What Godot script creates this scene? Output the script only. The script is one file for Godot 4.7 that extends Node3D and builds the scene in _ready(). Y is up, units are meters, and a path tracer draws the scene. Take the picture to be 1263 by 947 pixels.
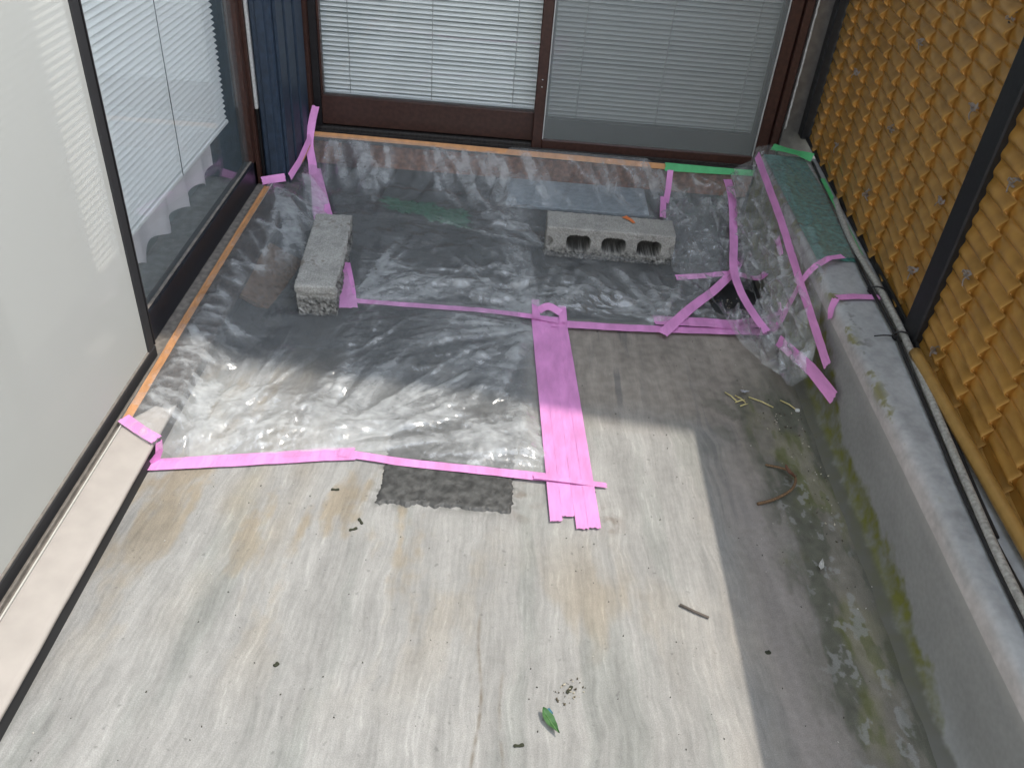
extends Node3D

var names := {}
var M := {}
var TAU2 := TAU

# ------------------------------------------------------------------ helpers
func numbered(called: String) -> String:
	var n: int = names.get(called, 0)
	names[called] = n + 1
	return called if n == 0 else "%s_%03d" % [called, n]

func tag(o: Node, label := "", category := "", group := "", kind := "") -> Node:
	if label: o.set_meta("label", label)
	if category: o.set_meta("category", category)
	if group: o.set_meta("group", group)
	if kind: o.set_meta("kind", kind)
	return o

func base(called: String, label: String, category: String, at := Vector3.ZERO, group := "") -> Node3D:
	var o := Node3D.new()
	o.name = numbered(called)
	add_child(o)
	o.position = at
	tag(o, label, category, group)
	return o

func put(mesh: Mesh, called: String, mat: Material, parent: Node = null) -> MeshInstance3D:
	var o := MeshInstance3D.new()
	o.mesh = mesh
	o.material_override = mat
	if parent == null:
		o.name = numbered(called)
		add_child(o)
	else:
		o.name = called
		parent.add_child(o, true)
	return o

func noise(sd: int, freq: float, oct := 3, type := FastNoiseLite.TYPE_SIMPLEX_SMOOTH, fractal := FastNoiseLite.FRACTAL_FBM) -> FastNoiseLite:
	var n := FastNoiseLite.new()
	n.seed = sd
	n.noise_type = type
	n.frequency = freq
	n.fractal_type = fractal
	n.fractal_octaves = oct
	return n

func sm(a: float, b: float, x: float) -> float:
	return smoothstep(a, b, x)

func C(r: float, g: float, b: float, a := 1.0) -> Color:
	return Color(r, g, b, a)

# linear base colour -> StandardMaterial3D
func mat(lin: Color, rough := 0.8, metal := 0.0) -> StandardMaterial3D:
	var m := StandardMaterial3D.new()
	var c := lin.linear_to_srgb()
	c.a = lin.a
	m.albedo_color = c
	m.roughness = rough
	m.metallic = metal
	return m

func noise_tex(n: FastNoiseLite, lo: Color, hi: Color, size := 256, as_normal := false, bump := 4.0) -> NoiseTexture2D:
	var t := NoiseTexture2D.new()
	t.width = size
	t.height = size
	t.seamless = true
	t.noise = n
	if as_normal:
		t.as_normal_map = true
		t.bump_strength = bump
	else:
		var g := Gradient.new()
		g.set_color(0, lo)
		g.set_color(1, hi)
		t.color_ramp = g
	return t

func tri_noise(m: StandardMaterial3D, sd: int, lo: float, hi: float, scale: float, relief := 0.0) -> StandardMaterial3D:
	m.uv1_triplanar = true
	m.uv1_world_triplanar = true
	m.uv1_scale = Vector3.ONE * scale
	m.albedo_texture = noise_tex(noise(sd, 0.03, 5), C(lo, lo, lo), C(hi, hi, hi))
	if relief > 0.0:
		m.heightmap_enabled = true
		m.heightmap_texture = noise_tex(noise(sd + 1, 0.06, 4), Color.BLACK, Color.WHITE)
		m.heightmap_scale = relief
	return m

# box with chamfered edges between two corners
func chamfer_box(st: SurfaceTool, lo: Vector3, hi: Vector3, c := 0.002) -> void:
	var ctr := (lo + hi) / 2.0
	var h := (hi - lo) / 2.0
	c = minf(c, minf(h.x, minf(h.y, h.z)) * 0.5)
	var pts := PackedVector3Array()
	for sx in [-1, 1]:
		for sy in [-1, 1]:
			for sz in [-1, 1]:
				pts.append(ctr + Vector3(sx * h.x, sy * (h.y - c), sz * (h.z - c)))
				pts.append(ctr + Vector3(sx * (h.x - c), sy * h.y, sz * (h.z - c)))
				pts.append(ctr + Vector3(sx * (h.x - c), sy * (h.y - c), sz * h.z))
	var idx := func(sx, sy, sz, k): return (sx * 4 + sy * 2 + sz) * 3 + k
	var quads := []
	for s in 2:
		quads.append([idx.call(s, 0, 0, 0), idx.call(s, 1, 0, 0), idx.call(s, 1, 1, 0), idx.call(s, 0, 1, 0)])
		quads.append([idx.call(0, s, 0, 1), idx.call(1, s, 0, 1), idx.call(1, s, 1, 1), idx.call(0, s, 1, 1)])
		quads.append([idx.call(0, 0, s, 2), idx.call(1, 0, s, 2), idx.call(1, 1, s, 2), idx.call(0, 1, s, 2)])
	for a in 2:
		for b in 2:
			quads.append([idx.call(a, b, 0, 0), idx.call(a, b, 1, 0), idx.call(a, b, 1, 1), idx.call(a, b, 0, 1)])
			quads.append([idx.call(a, 0, b, 0), idx.call(a, 1, b, 0), idx.call(a, 1, b, 2), idx.call(a, 0, b, 2)])
			quads.append([idx.call(0, a, b, 1), idx.call(1, a, b, 1), idx.call(1, a, b, 2), idx.call(0, a, b, 2)])
	for q in quads:
		poly(st, [pts[q[0]], pts[q[1]], pts[q[2]], pts[q[3]]], ctr)
	for sx in 2:
		for sy in 2:
			for sz in 2:
				poly(st, [pts[idx.call(sx, sy, sz, 0)], pts[idx.call(sx, sy, sz, 1)], pts[idx.call(sx, sy, sz, 2)]], ctr)

# flat polygon, facing away from ctr
func poly(st: SurfaceTool, p: Array, ctr: Vector3) -> void:
	var a: Vector3 = p[0]
	var b: Vector3 = p[1]
	var c: Vector3 = p[2]
	var n := (b - a).cross(c - a)
	var mid := Vector3.ZERO
	for q in p: mid += q
	mid /= p.size()
	var flip := n.dot(mid - ctr) > 0.0
	st.set_smooth_group(-1)
	for k in range(1, p.size() - 1):
		var t := [p[0], p[k], p[k + 1]]
		if flip: t = [p[0], p[k + 1], p[k]]
		for v in t:
			st.set_normal((n if n.dot(mid - ctr) > 0.0 else -n).normalized())
			st.add_vertex(v)

func begin() -> SurfaceTool:
	var st := SurfaceTool.new()
	st.begin(Mesh.PRIMITIVE_TRIANGLES)
	return st

func box(called: String, lo: Vector3, hi: Vector3, m: Material, parent: Node = null, c := 0.002) -> MeshInstance3D:
	var st := begin()
	chamfer_box(st, lo, hi, c)
	return put(st.commit(), called, m, parent)

# indexed grid surface with smooth normals; f(i, j) gives the point; skip(i, j) leaves a cell out
func grid(nu: int, nv: int, pts: PackedVector3Array, uvs := PackedVector2Array(), skip = null, cols := PackedColorArray()) -> ArrayMesh:
	var st := begin()
	for k in pts.size():
		if uvs.size(): st.set_uv(uvs[k])
		if cols.size(): st.set_color(cols[k])
		st.add_vertex(pts[k])
	for i in nu:
		for j in nv:
			if skip != null and skip.call(i, j): continue
			var a := i * (nv + 1) + j
			var b := a + nv + 1
			for k in [a, b, a + 1, a + 1, b, b + 1]: st.add_index(k)
	st.generate_normals()
	return st.commit()

func tube(path: PackedVector3Array, r: float, sides := 8, r2 := -1.0) -> ArrayMesh:
	var st := begin()
	if r2 < 0.0: r2 = r
	var n := path.size()
	for i in n:
		var t := (path[mini(i + 1, n - 1)] - path[maxi(i - 1, 0)]).normalized()
		var up := Vector3.UP if absf(t.y) < 0.9 else Vector3.RIGHT
		var s := t.cross(up).normalized()
		var u := s.cross(t)
		var rr := lerpf(r, r2, float(i) / (n - 1))
		for k in sides:
			var a := TAU * k / sides
			st.add_vertex(path[i] + (s * cos(a) + u * sin(a)) * rr)
	for i in n - 1:
		for k in sides:
			var a := i * sides + k
			var b := i * sides + (k + 1) % sides
			for q in [a, b, a + sides, a + sides, b, b + sides]: st.add_index(q)
	for e in [0, n - 1]:
		for k in range(1, sides - 1):
			for q in ([e * sides, e * sides + k + 1, e * sides + k] if e == 0 else [e * sides, e * sides + k, e * sides + k + 1]): st.add_index(q)
	st.generate_normals()
	return st.commit()

func smooth_path(p: Array, step := 0.012) -> PackedVector3Array:
	var c := Curve3D.new()
	c.bake_interval = step
	for k in p.size():
		var a: Vector3 = p[maxi(k - 1, 0)]
		var b: Vector3 = p[mini(k + 1, p.size() - 1)]
		var t := (b - a) / 6.0
		c.add_point(p[k], -t, t)
	return c.get_baked_points()

# a strip of masking tape along points; nrm is the direction it faces, w its width (w2 at its end); lift: height above points
func ribbon(p: Array, w: float, nrm: Array, sd: int, w2 := -1.0, cover = null, straight := false, wob := 0.0012) -> ArrayMesh:
	var path := smooth_path(p) if not straight else PackedVector3Array()
	if straight:
		for k in p.size() - 1:
			var a: Vector3 = p[k]
			var b: Vector3 = p[k + 1]
			var n := maxi(2, int((b - a).length() / 0.012))
			for i in n: path.append(a.lerp(b, float(i) / n))
		path.append(p[-1])
	if w2 < 0.0: w2 = w
	var ns := noise(sd, 9.0, 3)
	var n := path.size()
	var across := 8
	var top := PackedVector3Array()
	for i in n:
		var f := float(i) / (n - 1)
		var t := (path[mini(i + 1, n - 1)] - path[maxi(i - 1, 0)]).normalized()
		var q := f * (nrm.size() - 1)
		var k := mini(int(q), maxi(nrm.size() - 2, 0))
		var up: Vector3 = nrm[0] if nrm.size() == 1 else (nrm[k] as Vector3).lerp(nrm[k + 1], q - k).normalized()
		var side := t.cross(up).normalized()
		up = side.cross(t).normalized()
		var hw := lerpf(w, w2, f) / 2.0
		for j in across + 1:
			var s := float(j) / across * 2.0 - 1.0
			var along := 0.0
			if i == 0: along = -0.004 * ns.get_noise_2d(s * 0.3, 7.0)
			if i == n - 1: along = 0.006 * ns.get_noise_2d(s * 0.3, 17.0)
			var v := path[i] + side * s * hw * (1.0 + 0.03 * ns.get_noise_2d(f * 2.0, 40.0 + signf(s))) + t * along
			var lift := 0.0012 + wob * (1.0 + ns.get_noise_3d(v.x * 1.6, v.y * 1.6, v.z * 1.6)) + 0.0006 * maxf(0.0, ns.get_noise_2d(s * 0.25, f * 1.5))
			if cover != null:
				v.y = maxf(v.y, cover.call(v.x, v.z))
			top.append(v + up * lift)
	var st := begin()
	for v in top: st.add_vertex(v)
	for i in n - 1:
		for j in across:
			var a := i * (across + 1) + j
			var b := a + across + 1
			for q in [a, a + 1, b, a + 1, b + 1, b]: st.add_index(q)
	st.generate_normals()
	return st.commit()

# rounded box whose faces are pushed by shape(p, n) -> distance outward; tint(p, n, d) -> Color
func rough_box(size: Vector3, cell: float, r: float, shape: Callable, tint: Callable) -> ArrayMesh:
	var st := begin()
	var h := size / 2.0
	var count := 0
	for ax in 3:
		for sg in [-1.0, 1.0]:
			var b := (ax + 1) % 3
			var c := (ax + 2) % 3
			var nb := maxi(2, int(size[b] / cell))
			var nc := maxi(2, int(size[c] / cell))
			for i in nb + 1:
				for j in nc + 1:
					var p := Vector3.ZERO
					p[ax] = sg * h[ax]
					p[b] = (float(i) / nb * 2.0 - 1.0) * h[b]
					p[c] = (float(j) / nc * 2.0 - 1.0) * h[c]
					var inner := p.clamp(-h + Vector3.ONE * r, h - Vector3.ONE * r)
					var out := (p - inner).normalized()
					var q := inner + out * r
					var d: float = shape.call(q, out)
					st.set_color(tint.call(q, out, d))
					st.add_vertex(q + out * d)
			for i in nb:
				for j in nc:
					var a := count + i * (nc + 1) + j
					var e := a + nc + 1
					var o := [a, a + 1, e, a + 1, e + 1, e] if sg > 0.0 else [a, e, a + 1, a + 1, e, e + 1]
					for k in o: st.add_index(k)
			count += (nb + 1) * (nc + 1)
	st.generate_normals()
	return st.commit()

# ------------------------------------------------------------------ scene
func _ready() -> void:
	make_view()
	make_materials()
	make_ground_and_floor()
	make_parapet()
	make_house()
	make_left_door()
	make_back_door()
	make_fence()
	make_underneath()
	make_sheets()
	make_blocks()
	make_tapes()
	make_cables()
	make_litter()

func make_view() -> void:
	var cam := Camera3D.new()
	cam.name = "camera"
	cam.position = Vector3(0, 1.3, 0)
	cam.rotation = Vector3(deg_to_rad(-37.067), deg_to_rad(-1.032), deg_to_rad(5.104))
	cam.fov = 48.32
	cam.near = 0.02
	cam.far = 900.0
	add_child(cam)
	cam.current = true
	var e := Environment.new()
	e.background_mode = Environment.BG_SKY
	var s := ProceduralSkyMaterial.new()
	s.sky_top_color = Color(0.64, 0.69, 0.76)
	s.sky_horizon_color = Color(0.93, 0.92, 0.89)
	s.sky_curve = 0.25
	s.ground_bottom_color = Color(0.30, 0.29, 0.27)
	s.ground_horizon_color = Color(0.62, 0.62, 0.60)
	var cov := NoiseTexture2D.new()
	cov.width = 1024
	cov.height = 512
	cov.seamless = true
	cov.noise = noise(5, 0.006, 5)
	var g := Gradient.new()
	g.set_color(0, Color(1, 1, 1, 0.0))
	g.set_color(1, Color(1, 1, 1, 0.75))
	g.set_offset(0, 0.45)
	g.set_offset(1, 0.8)
	cov.color_ramp = g
	s.sky_cover = cov
	s.sky_cover_modulate = Color(1, 1, 1, 0.6)
	e.sky = Sky.new()
	e.sky.sky_material = s
	e.background_energy_multiplier = 3.7
	e.tonemap_mode = Environment.TONE_MAPPER_LINEAR
	e.tonemap_exposure = 1.06
	e.sdfgi_enabled = true
	e.ssao_enabled = true
	e.ssil_enabled = true
	var we := WorldEnvironment.new()
	we.name = "environment"
	we.environment = e
	add_child(we)
	var sun := DirectionalLight3D.new()
	sun.name = "sun"
	sun.light_color = Color(1.0, 0.965, 0.91)
	sun.light_energy = 0.97
	sun.light_angular_distance = 0.5
	sun.shadow_enabled = true
	add_child(sun)
	var el := deg_to_rad(68.0)
	sun.look_at_from_position(Vector3(cos(el), sin(el), 0.0) * 5.0, Vector3.ZERO, Vector3.FORWARD)

func make_materials() -> void:
	M.frame = tri_noise(mat(C(0.068, 0.028, 0.020), 0.42, 0.1), 31, 0.75, 1.0, 6.0)
	M.frame_dark = tri_noise(mat(C(0.016, 0.014, 0.016), 0.45, 0.1), 32, 0.7, 1.0, 5.0)
	M.rail_navy = tri_noise(mat(C(0.016, 0.018, 0.028), 0.4, 0.1), 33, 0.7, 1.0, 5.0)
	M.navy = tri_noise(mat(C(0.034, 0.056, 0.092), 0.5, 0.1), 34, 0.75, 1.0, 4.0)
	M.post = tri_noise(mat(C(0.014, 0.015, 0.018), 0.5, 0.1), 35, 0.7, 1.0, 8.0)
	M.rubber = mat(C(0.02, 0.02, 0.022), 0.7)
	M.caulk = tri_noise(mat(C(0.62, 0.62, 0.60), 0.7), 36, 0.8, 1.0, 9.0)
	M.white_edge = mat(C(0.55, 0.53, 0.48), 0.6)
	M.dirty_track = tri_noise(mat(C(0.27, 0.24, 0.21), 0.7), 37, 0.7, 1.0, 5.0, 0.02)
	M.track_dark = tri_noise(mat(C(0.05, 0.042, 0.038), 0.6), 38, 0.5, 1.0, 10.0, 0.05)
	M.cap = tri_noise(mat(C(0.43, 0.39, 0.355), 0.75), 39, 0.93, 1.0, 2.0, 0.02)
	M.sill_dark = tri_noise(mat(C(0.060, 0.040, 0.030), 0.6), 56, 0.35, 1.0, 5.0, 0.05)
	M.slat = mat(C(0.90, 0.92, 0.90), 0.45)
	M.cord = mat(C(0.5, 0.5, 0.48), 0.8)
	M.cord_dark = mat(C(0.1, 0.1, 0.1), 0.8)
	M.curtain = mat(C(0.80, 0.76, 0.78), 0.9)
	M.curtain.backlight_enabled = true
	M.curtain.backlight = Color(0.4, 0.4, 0.4)
	M.room = mat(C(0.50, 0.54, 0.53), 0.9)
	M.glass = mat(C(0.55, 0.68, 0.70, 0.06), 0.02)
	M.glass.metallic_specular = 0.38
	M.glass.transparency = BaseMaterial3D.TRANSPARENCY_ALPHA
	M.mesh_sunlit = mat(C(0.50, 0.51, 0.485, 0.82), 0.9)  # screen mesh toned pale and dense to imitate sun and grazing view
	M.mesh_sunlit.transparency = BaseMaterial3D.TRANSPARENCY_ALPHA
	M.mesh_shaded = mat(C(0.27, 0.29, 0.285, 0.50), 0.9)  # the same mesh in a darker tone that imitates shade
	M.mesh_shaded.transparency = BaseMaterial3D.TRANSPARENCY_ALPHA
	M.wall = tri_noise(mat(C(0.42, 0.41, 0.39), 0.9), 40, 0.8, 1.0, 3.0, 0.1)
	M.under_wall = tri_noise(mat(C(0.40, 0.19, 0.115), 0.8), 41, 0.6, 1.0, 5.0, 0.1)
	M.gold = tri_noise(mat(C(0.62, 0.335, 0.078), 0.20, 0.3), 42, 0.74, 1.0, 1.6)
	M.gold_rail = tri_noise(mat(C(0.48, 0.285, 0.085), 0.28, 0.2), 43, 0.85, 1.0, 3.0)
	M.pink = tape_mat(C(0.86, 0.35, 0.73), 51)
	M.orange = tape_mat(C(0.66, 0.32, 0.13), 52)
	M.green = tape_mat(C(0.10, 0.52, 0.20), 53)
	M.sheet = sheet_mat(0.02, 61, 1.0)
	M.sheet_old = sheet_mat(0.02, 62, 1.0)
	M.sheet_corner = sheet_mat(0.03, 63, 1.0)
	M.panel = tri_noise(mat(C(0.20, 0.19, 0.18), 0.35, 0.5), 44, 0.8, 1.0, 3.0)
	M.black_cable = mat(C(0.012, 0.012, 0.013), 0.5)
	M.white_cable = tri_noise(mat(C(0.55, 0.54, 0.50), 0.6), 45, 0.6, 1.0, 12.0)
	M.tie = mat(C(0.20, 0.17, 0.15), 0.45)
	M.teal = tri_noise(mat(C(0.10, 0.31, 0.27), 0.7), 46, 0.6, 1.0, 6.0)

func tape_mat(c: Color, sd: int) -> StandardMaterial3D:
	var m := mat(c, 0.6)
	m.uv1_triplanar = true
	m.uv1_world_triplanar = true
	m.uv1_scale = Vector3(9, 9, 3)
	m.albedo_texture = noise_tex(noise(sd, 0.02, 4), C(0.86, 0.86, 0.86), C(1, 1, 1), 128)
	m.heightmap_enabled = true
	m.heightmap_texture = noise_tex(noise(sd + 5, 0.05, 3), Color.BLACK, Color.WHITE, 128)
	m.heightmap_scale = 0.12
	m.backlight_enabled = true
	m.backlight = Color(0.25, 0.25, 0.25)
	return m

var crinkles: ImageTexture

# fine wrinkles of thin film as a normal map of 1.67 m a side, in patches of differing crumple
func crinkle_map() -> ImageTexture:
	if crinkles: return crinkles
	var w := 768
	var ext := 1.667
	var r1 := noise(61, 22.0, 3, FastNoiseLite.TYPE_SIMPLEX_SMOOTH, FastNoiseLite.FRACTAL_RIDGED)
	r1.domain_warp_enabled = true
	r1.domain_warp_amplitude = 0.02
	r1.domain_warp_frequency = 9.0
	var r2 := noise(62, 60.0, 2, FastNoiseLite.TYPE_SIMPLEX_SMOOTH, FastNoiseLite.FRACTAL_RIDGED)
	var patch := noise(63, 2.6, 3)
	var hs := PackedFloat32Array()
	hs.resize(w * w)
	for j in w:
		for i in w:
			var x := ext * i / w
			var y := ext * j / w
			var p := patch.get_noise_2d(x, y)
			var q := patch.get_noise_2d(x + 9.0, y * 1.3)
			hs[j * w + i] = 0.0026 * r1.get_noise_2d(x * 1.3, y * 0.8) * (0.30 + sm(-0.15, 0.25, p)) + 0.0009 * r2.get_noise_2d(x, y) * sm(-0.05, 0.3, q)
	var data := PackedByteArray()
	data.resize(w * w * 3)
	var e := ext / w
	for j in w:
		for i in w:
			var dx := (hs[j * w + (i + 1) % w] - hs[j * w + (i + w - 1) % w]) / (2.0 * e)
			var dy := (hs[((j + 1) % w) * w + i] - hs[((j + w - 1) % w) * w + i]) / (2.0 * e)
			var n := Vector3(-clampf(dx, -2.0, 2.0), -clampf(dy, -2.0, 2.0), 1.0).normalized()
			var at := (j * w + i) * 3
			data[at] = int(n.x * 127.0 + 128.0)
			data[at + 1] = int(n.y * 127.0 + 128.0)
			data[at + 2] = int(n.z * 127.0 + 128.0)
	crinkles = ImageTexture.create_from_image(Image.create_from_data(w, w, false, Image.FORMAT_RGB8, data))
	return crinkles

func sheet_mat(a: float, sd: int, k: float) -> StandardMaterial3D:
	var m := mat(C(0.80, 0.83, 0.86, a), 0.19)
	m.transparency = BaseMaterial3D.TRANSPARENCY_ALPHA
	m.cull_mode = BaseMaterial3D.CULL_DISABLED
	m.metallic_specular = 1.0
	m.normal_enabled = true
	m.normal_texture = crinkle_map()
	m.normal_scale = 0.35 * k
	return m

# ------------------------------------------------------------------ ground, floor
const FX0 := -0.90
const FX1 := 0.90
const FZ0 := -3.05
const FZ1 := -0.45

func floor_image() -> Array:
	var w := 920
	var h := 1328
	var streak := noise(101, 1.0, 4)
	var streak2 := noise(102, 1.0, 3)
	var blot := noise(103, 3.2, 4)
	var stain := noise(104, 2.3, 5)
	var fine := noise(105, 55.0, 3)
	var mossn := noise(106, 9.0, 5)
	var peel := noise(107, 7.0, 5)
	var cell := noise(108, 26.0, 2)
	var data := PackedByteArray()
	data.resize(w * h * 3)
	var bump := PackedByteArray()
	bump.resize(w * h)
	var at := 0
	for j in h:
		var z := FZ0 + (FZ1 - FZ0) * (j + 0.5) / h
		for i in w:
			var x := FX0 + (FX1 - FX0) * (i + 0.5) / w
			var xs := x * (1.0 - 0.16 * (z + 1.0)) + 0.012 * blot.get_noise_2d(x * 1.5, z * 1.5)
			var b0 := blot.get_noise_2d(x * 3.0 + 3.0, z * 1.5)
			var s1 := streak.get_noise_2d(xs * 19.0 + 0.12 * b0, z * 1.1)
			var s2 := streak2.get_noise_2d(xs * 120.0 + 0.3 * b0, z * 9.0)
			var b := blot.get_noise_2d(x, z)
			var st := stain.get_noise_2d(xs * 2.2, z * 0.8)
			var f := fine.get_noise_2d(x, z)
			var c2 := cell.get_noise_2d(x, z)
			# light grey brushed screed
			var v := 0.375 * (1.0 + 0.22 * s1 + 0.17 * s2 + 0.12 * b + 0.07 * f + 0.05 * c2 + 0.12 * b0 + 0.14 * sm(0.3, 0.65, s2) * sm(0.0, 0.3, s1))
			var r := v * 1.0
			var g := v * 0.985
			var bl := v * 0.945
			# grey-green weathering in long runs
			var we := sm(0.05, 0.5, stain.get_noise_2d(xs * 3.2 + 30.0, z * 0.5)) * 0.55
			r *= 1.0 - 0.22 * we
			g *= 1.0 - 0.17 * we
			bl *= 1.0 - 0.19 * we
			# ochre stains running with the brush marks, on the left and around the mortar
			var oc := sm(0.02, 0.42, st + 0.25 * s1 + 0.12 * c2) * sm(-0.70, -1.25, z) * sm(0.10, -0.15, x)
			oc = maxf(oc, 0.75 * sm(-0.1, 0.35, st + 0.3 * b + 0.2 * s1) * exp(-pow((x - 0.22) / 0.13, 2.0) - pow((z + 1.05) / 0.16, 2.0)))
			oc = maxf(oc, 0.8 * exp(-pow((xs + 0.53 + 0.02 * b) / 0.035, 2.0)) * sm(-0.85, -1.1, z) * (0.55 + 0.9 * b))
			oc = maxf(oc, 0.7 * exp(-pow((xs + 0.43 + 0.03 * b) / 0.03, 2.0)) * sm(-1.0, -1.2, z) * (0.55 + 0.9 * b))
			oc = clampf(oc, 0.0, 1.0) * 0.8
			r = lerpf(r, v * 0.84, oc)
			g = lerpf(g, v * 0.70, oc)
			bl = lerpf(bl, v * 0.50, oc)
			# rusty ring beside the tape band
			var ru := 0.6 * sm(-0.2, 0.4, mossn.get_noise_2d(x * 2.0, z * 2.0)) * (exp(-pow((x - 0.07) / 0.03, 2.0) - pow((z + 1.31) / 0.05, 2.0)) + exp(-pow((x - 0.25) / 0.03, 2.0) - pow((z + 1.27) / 0.04, 2.0)))
			r = lerpf(r, 0.16, ru)
			g = lerpf(g, 0.11, ru)
			bl = lerpf(bl, 0.07, ru)
			# brown crack
			var cx := 0.004 + 0.006 * sin(z * 21.0) + 0.012 * (z + 0.85)
			var ck := exp(-pow((x - cx) / 0.0030, 2.0)) * sm(-1.06, -0.98, z) * (0.5 + 0.6 * c2)
			ck = maxf(ck, 0.7 * exp(-pow((x - 0.05 - 0.008 * sin(z * 17.0)) / 0.003, 2.0)) * sm(-0.92, -0.86, z) * (0.4 + c2))
			ck = clampf(ck, 0.0, 0.75)
			r = lerpf(r, 0.17, ck)
			g = lerpf(g, 0.13, ck)
			bl = lerpf(bl, 0.085, ck)
			# small dark pits
			var pit := sm(0.68, 0.76, cell.get_noise_2d(x * 1.9 + 20.0, z * 1.9)) * 0.5
			r *= 1.0 - 0.6 * pit
			g *= 1.0 - 0.6 * pit
			bl *= 1.0 - 0.6 * pit
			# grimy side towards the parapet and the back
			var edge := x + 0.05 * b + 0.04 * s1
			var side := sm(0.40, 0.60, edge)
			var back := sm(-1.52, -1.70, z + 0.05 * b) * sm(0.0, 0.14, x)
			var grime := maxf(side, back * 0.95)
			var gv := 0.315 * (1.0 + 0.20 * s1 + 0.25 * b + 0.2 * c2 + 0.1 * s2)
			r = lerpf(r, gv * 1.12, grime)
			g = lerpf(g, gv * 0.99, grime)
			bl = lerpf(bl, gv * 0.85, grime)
			# bluish lane next to the light, a pinkish worn lane, pale flaked paint further out
			var lane := sm(0.50, 0.56, x + 0.03 * b0) * sm(0.70, 0.62, x + 0.03 * b0) * sm(-1.6, -1.3, z)
			r = lerpf(r, 0.35 * (1.0 + 0.25 * s1 + 0.15 * f), lane * 0.8)
			g = lerpf(g, 0.318 * (1.0 + 0.25 * s1 + 0.15 * f), lane * 0.8)
			bl = lerpf(bl, 0.298 * (1.0 + 0.25 * s1 + 0.15 * f), lane * 0.8)
			var band := sm(0.57, 0.66, x + 0.05 * b0 + 0.02 * s1) * sm(-1.95, -1.70, z)
			var mo := band * (0.45 + 0.55 * sm(-0.15, 0.25, mossn.get_noise_2d(x * 1.2, z * 0.35) + 0.15 * c2))
			mo = maxf(mo, 0.8 * sm(0.0, 0.35, mossn.get_noise_2d(x * 1.4, z * 0.5) + 0.15 * c2 + 0.2 * b) * sm(0.56, 0.64, x) * sm(-1.8, -1.6, z))
			mo = maxf(mo, 0.6 * sm(0.05, 0.4, mossn.get_noise_2d(x + 5.0, z) + 0.2) * exp(-pow((x - 0.60) / 0.09, 2.0) - pow((z + 1.66) / 0.16, 2.0)))
			mo = clampf(mo * 1.15, 0.0, 1.0) * 0.9
			var olive := sm(-0.1, 0.4, mossn.get_noise_2d(x * 0.8 + 9.0, z * 0.4) + 2.0 * (x - 0.70))
			r = lerpf(r, lerpf(0.115, 0.140, olive) + 0.04 * c2, mo)
			g = lerpf(g, lerpf(0.118, 0.148, olive) + 0.04 * c2, mo)
			bl = lerpf(bl, lerpf(0.085, 0.050, olive) + 0.03 * c2, mo)
			var n9 := mossn.get_noise_2d(x * 2.6, z * 1.6) + 0.5 * f + 0.1
			var pe := sm(0.06, 0.18, peel.get_noise_2d(x * 2.6, z * 1.3) + 0.40 * c2 - 0.08) * exp(-pow((x - 0.70 + 0.03 * b0) / 0.055, 2.0)) * sm(-1.55, -1.35, z)
			pe = clampf(pe * 1.2, 0.0, 0.6) * sm(0.785, 0.765, x) * sm(0.0, 0.25, n9)
			r = lerpf(r, 0.37, pe)
			g = lerpf(g, 0.37, pe)
			bl = lerpf(bl, 0.355, pe)
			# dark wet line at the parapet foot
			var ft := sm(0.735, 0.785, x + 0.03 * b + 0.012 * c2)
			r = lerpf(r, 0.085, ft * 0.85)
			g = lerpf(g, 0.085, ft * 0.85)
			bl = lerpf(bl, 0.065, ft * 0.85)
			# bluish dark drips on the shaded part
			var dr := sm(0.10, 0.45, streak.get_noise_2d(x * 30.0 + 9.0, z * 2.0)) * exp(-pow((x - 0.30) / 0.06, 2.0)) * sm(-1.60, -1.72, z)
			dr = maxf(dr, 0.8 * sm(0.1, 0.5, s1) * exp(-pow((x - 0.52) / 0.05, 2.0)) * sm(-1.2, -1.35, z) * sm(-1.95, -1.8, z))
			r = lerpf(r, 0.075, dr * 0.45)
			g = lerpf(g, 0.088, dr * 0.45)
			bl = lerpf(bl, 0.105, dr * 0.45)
			# smears round the mortar patch
			var me := maxf(maxf(absf(x + 0.096) - 0.146, absf(z + 1.434) - 0.166), 0.0)
			var sme := 0.55 * exp(-me / 0.012) * sm(-0.1, 0.4, c2 + 0.5 * b + 0.6 * s1)
			r = lerpf(r, 0.13, sme)
			g = lerpf(g, 0.13, sme)
			bl = lerpf(bl, 0.12, sme)
			# dark primer under the sheets
			var pr := sm(-1.62, -1.80, z + 0.05 * b) * sm(0.10, 0.04, x)
			pr = maxf(pr, sm(-2.02, -2.06, z + 0.008 * b))
			pr = maxf(pr, 0.8 * sm(-1.44, -1.58, z + 0.06 * b) * sm(0.09, 0.05, x) * sm(-0.62, -0.40, x + 0.1 * b))
			var pv := 0.036 * (1.0 + 0.5 * b + 0.3 * s1)
			r = lerpf(r, pv, pr)
			g = lerpf(g, pv * 1.06, pr)
			bl = lerpf(bl, pv * 1.10, pr)
			data[at * 3] = int(clampf(pow(maxf(r, 0.0), 0.4545) * 255.0, 0.0, 255.0))
			data[at * 3 + 1] = int(clampf(pow(maxf(g, 0.0), 0.4545) * 255.0, 0.0, 255.0))
			data[at * 3 + 2] = int(clampf(pow(maxf(bl, 0.0), 0.4545) * 255.0, 0.0, 255.0))
			bump[at] = int(clampf(128.0 + 50.0 * s2 + 40.0 * s1 + 25.0 * f - 60.0 * ck + 25.0 * pe + 30.0 * mo * c2, 0.0, 255.0))
			at += 1
	return [ImageTexture.create_from_image(Image.create_from_data(w, h, false, Image.FORMAT_RGB8, data)), ImageTexture.create_from_image(Image.create_from_data(w, h, false, Image.FORMAT_L8, bump))]

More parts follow.
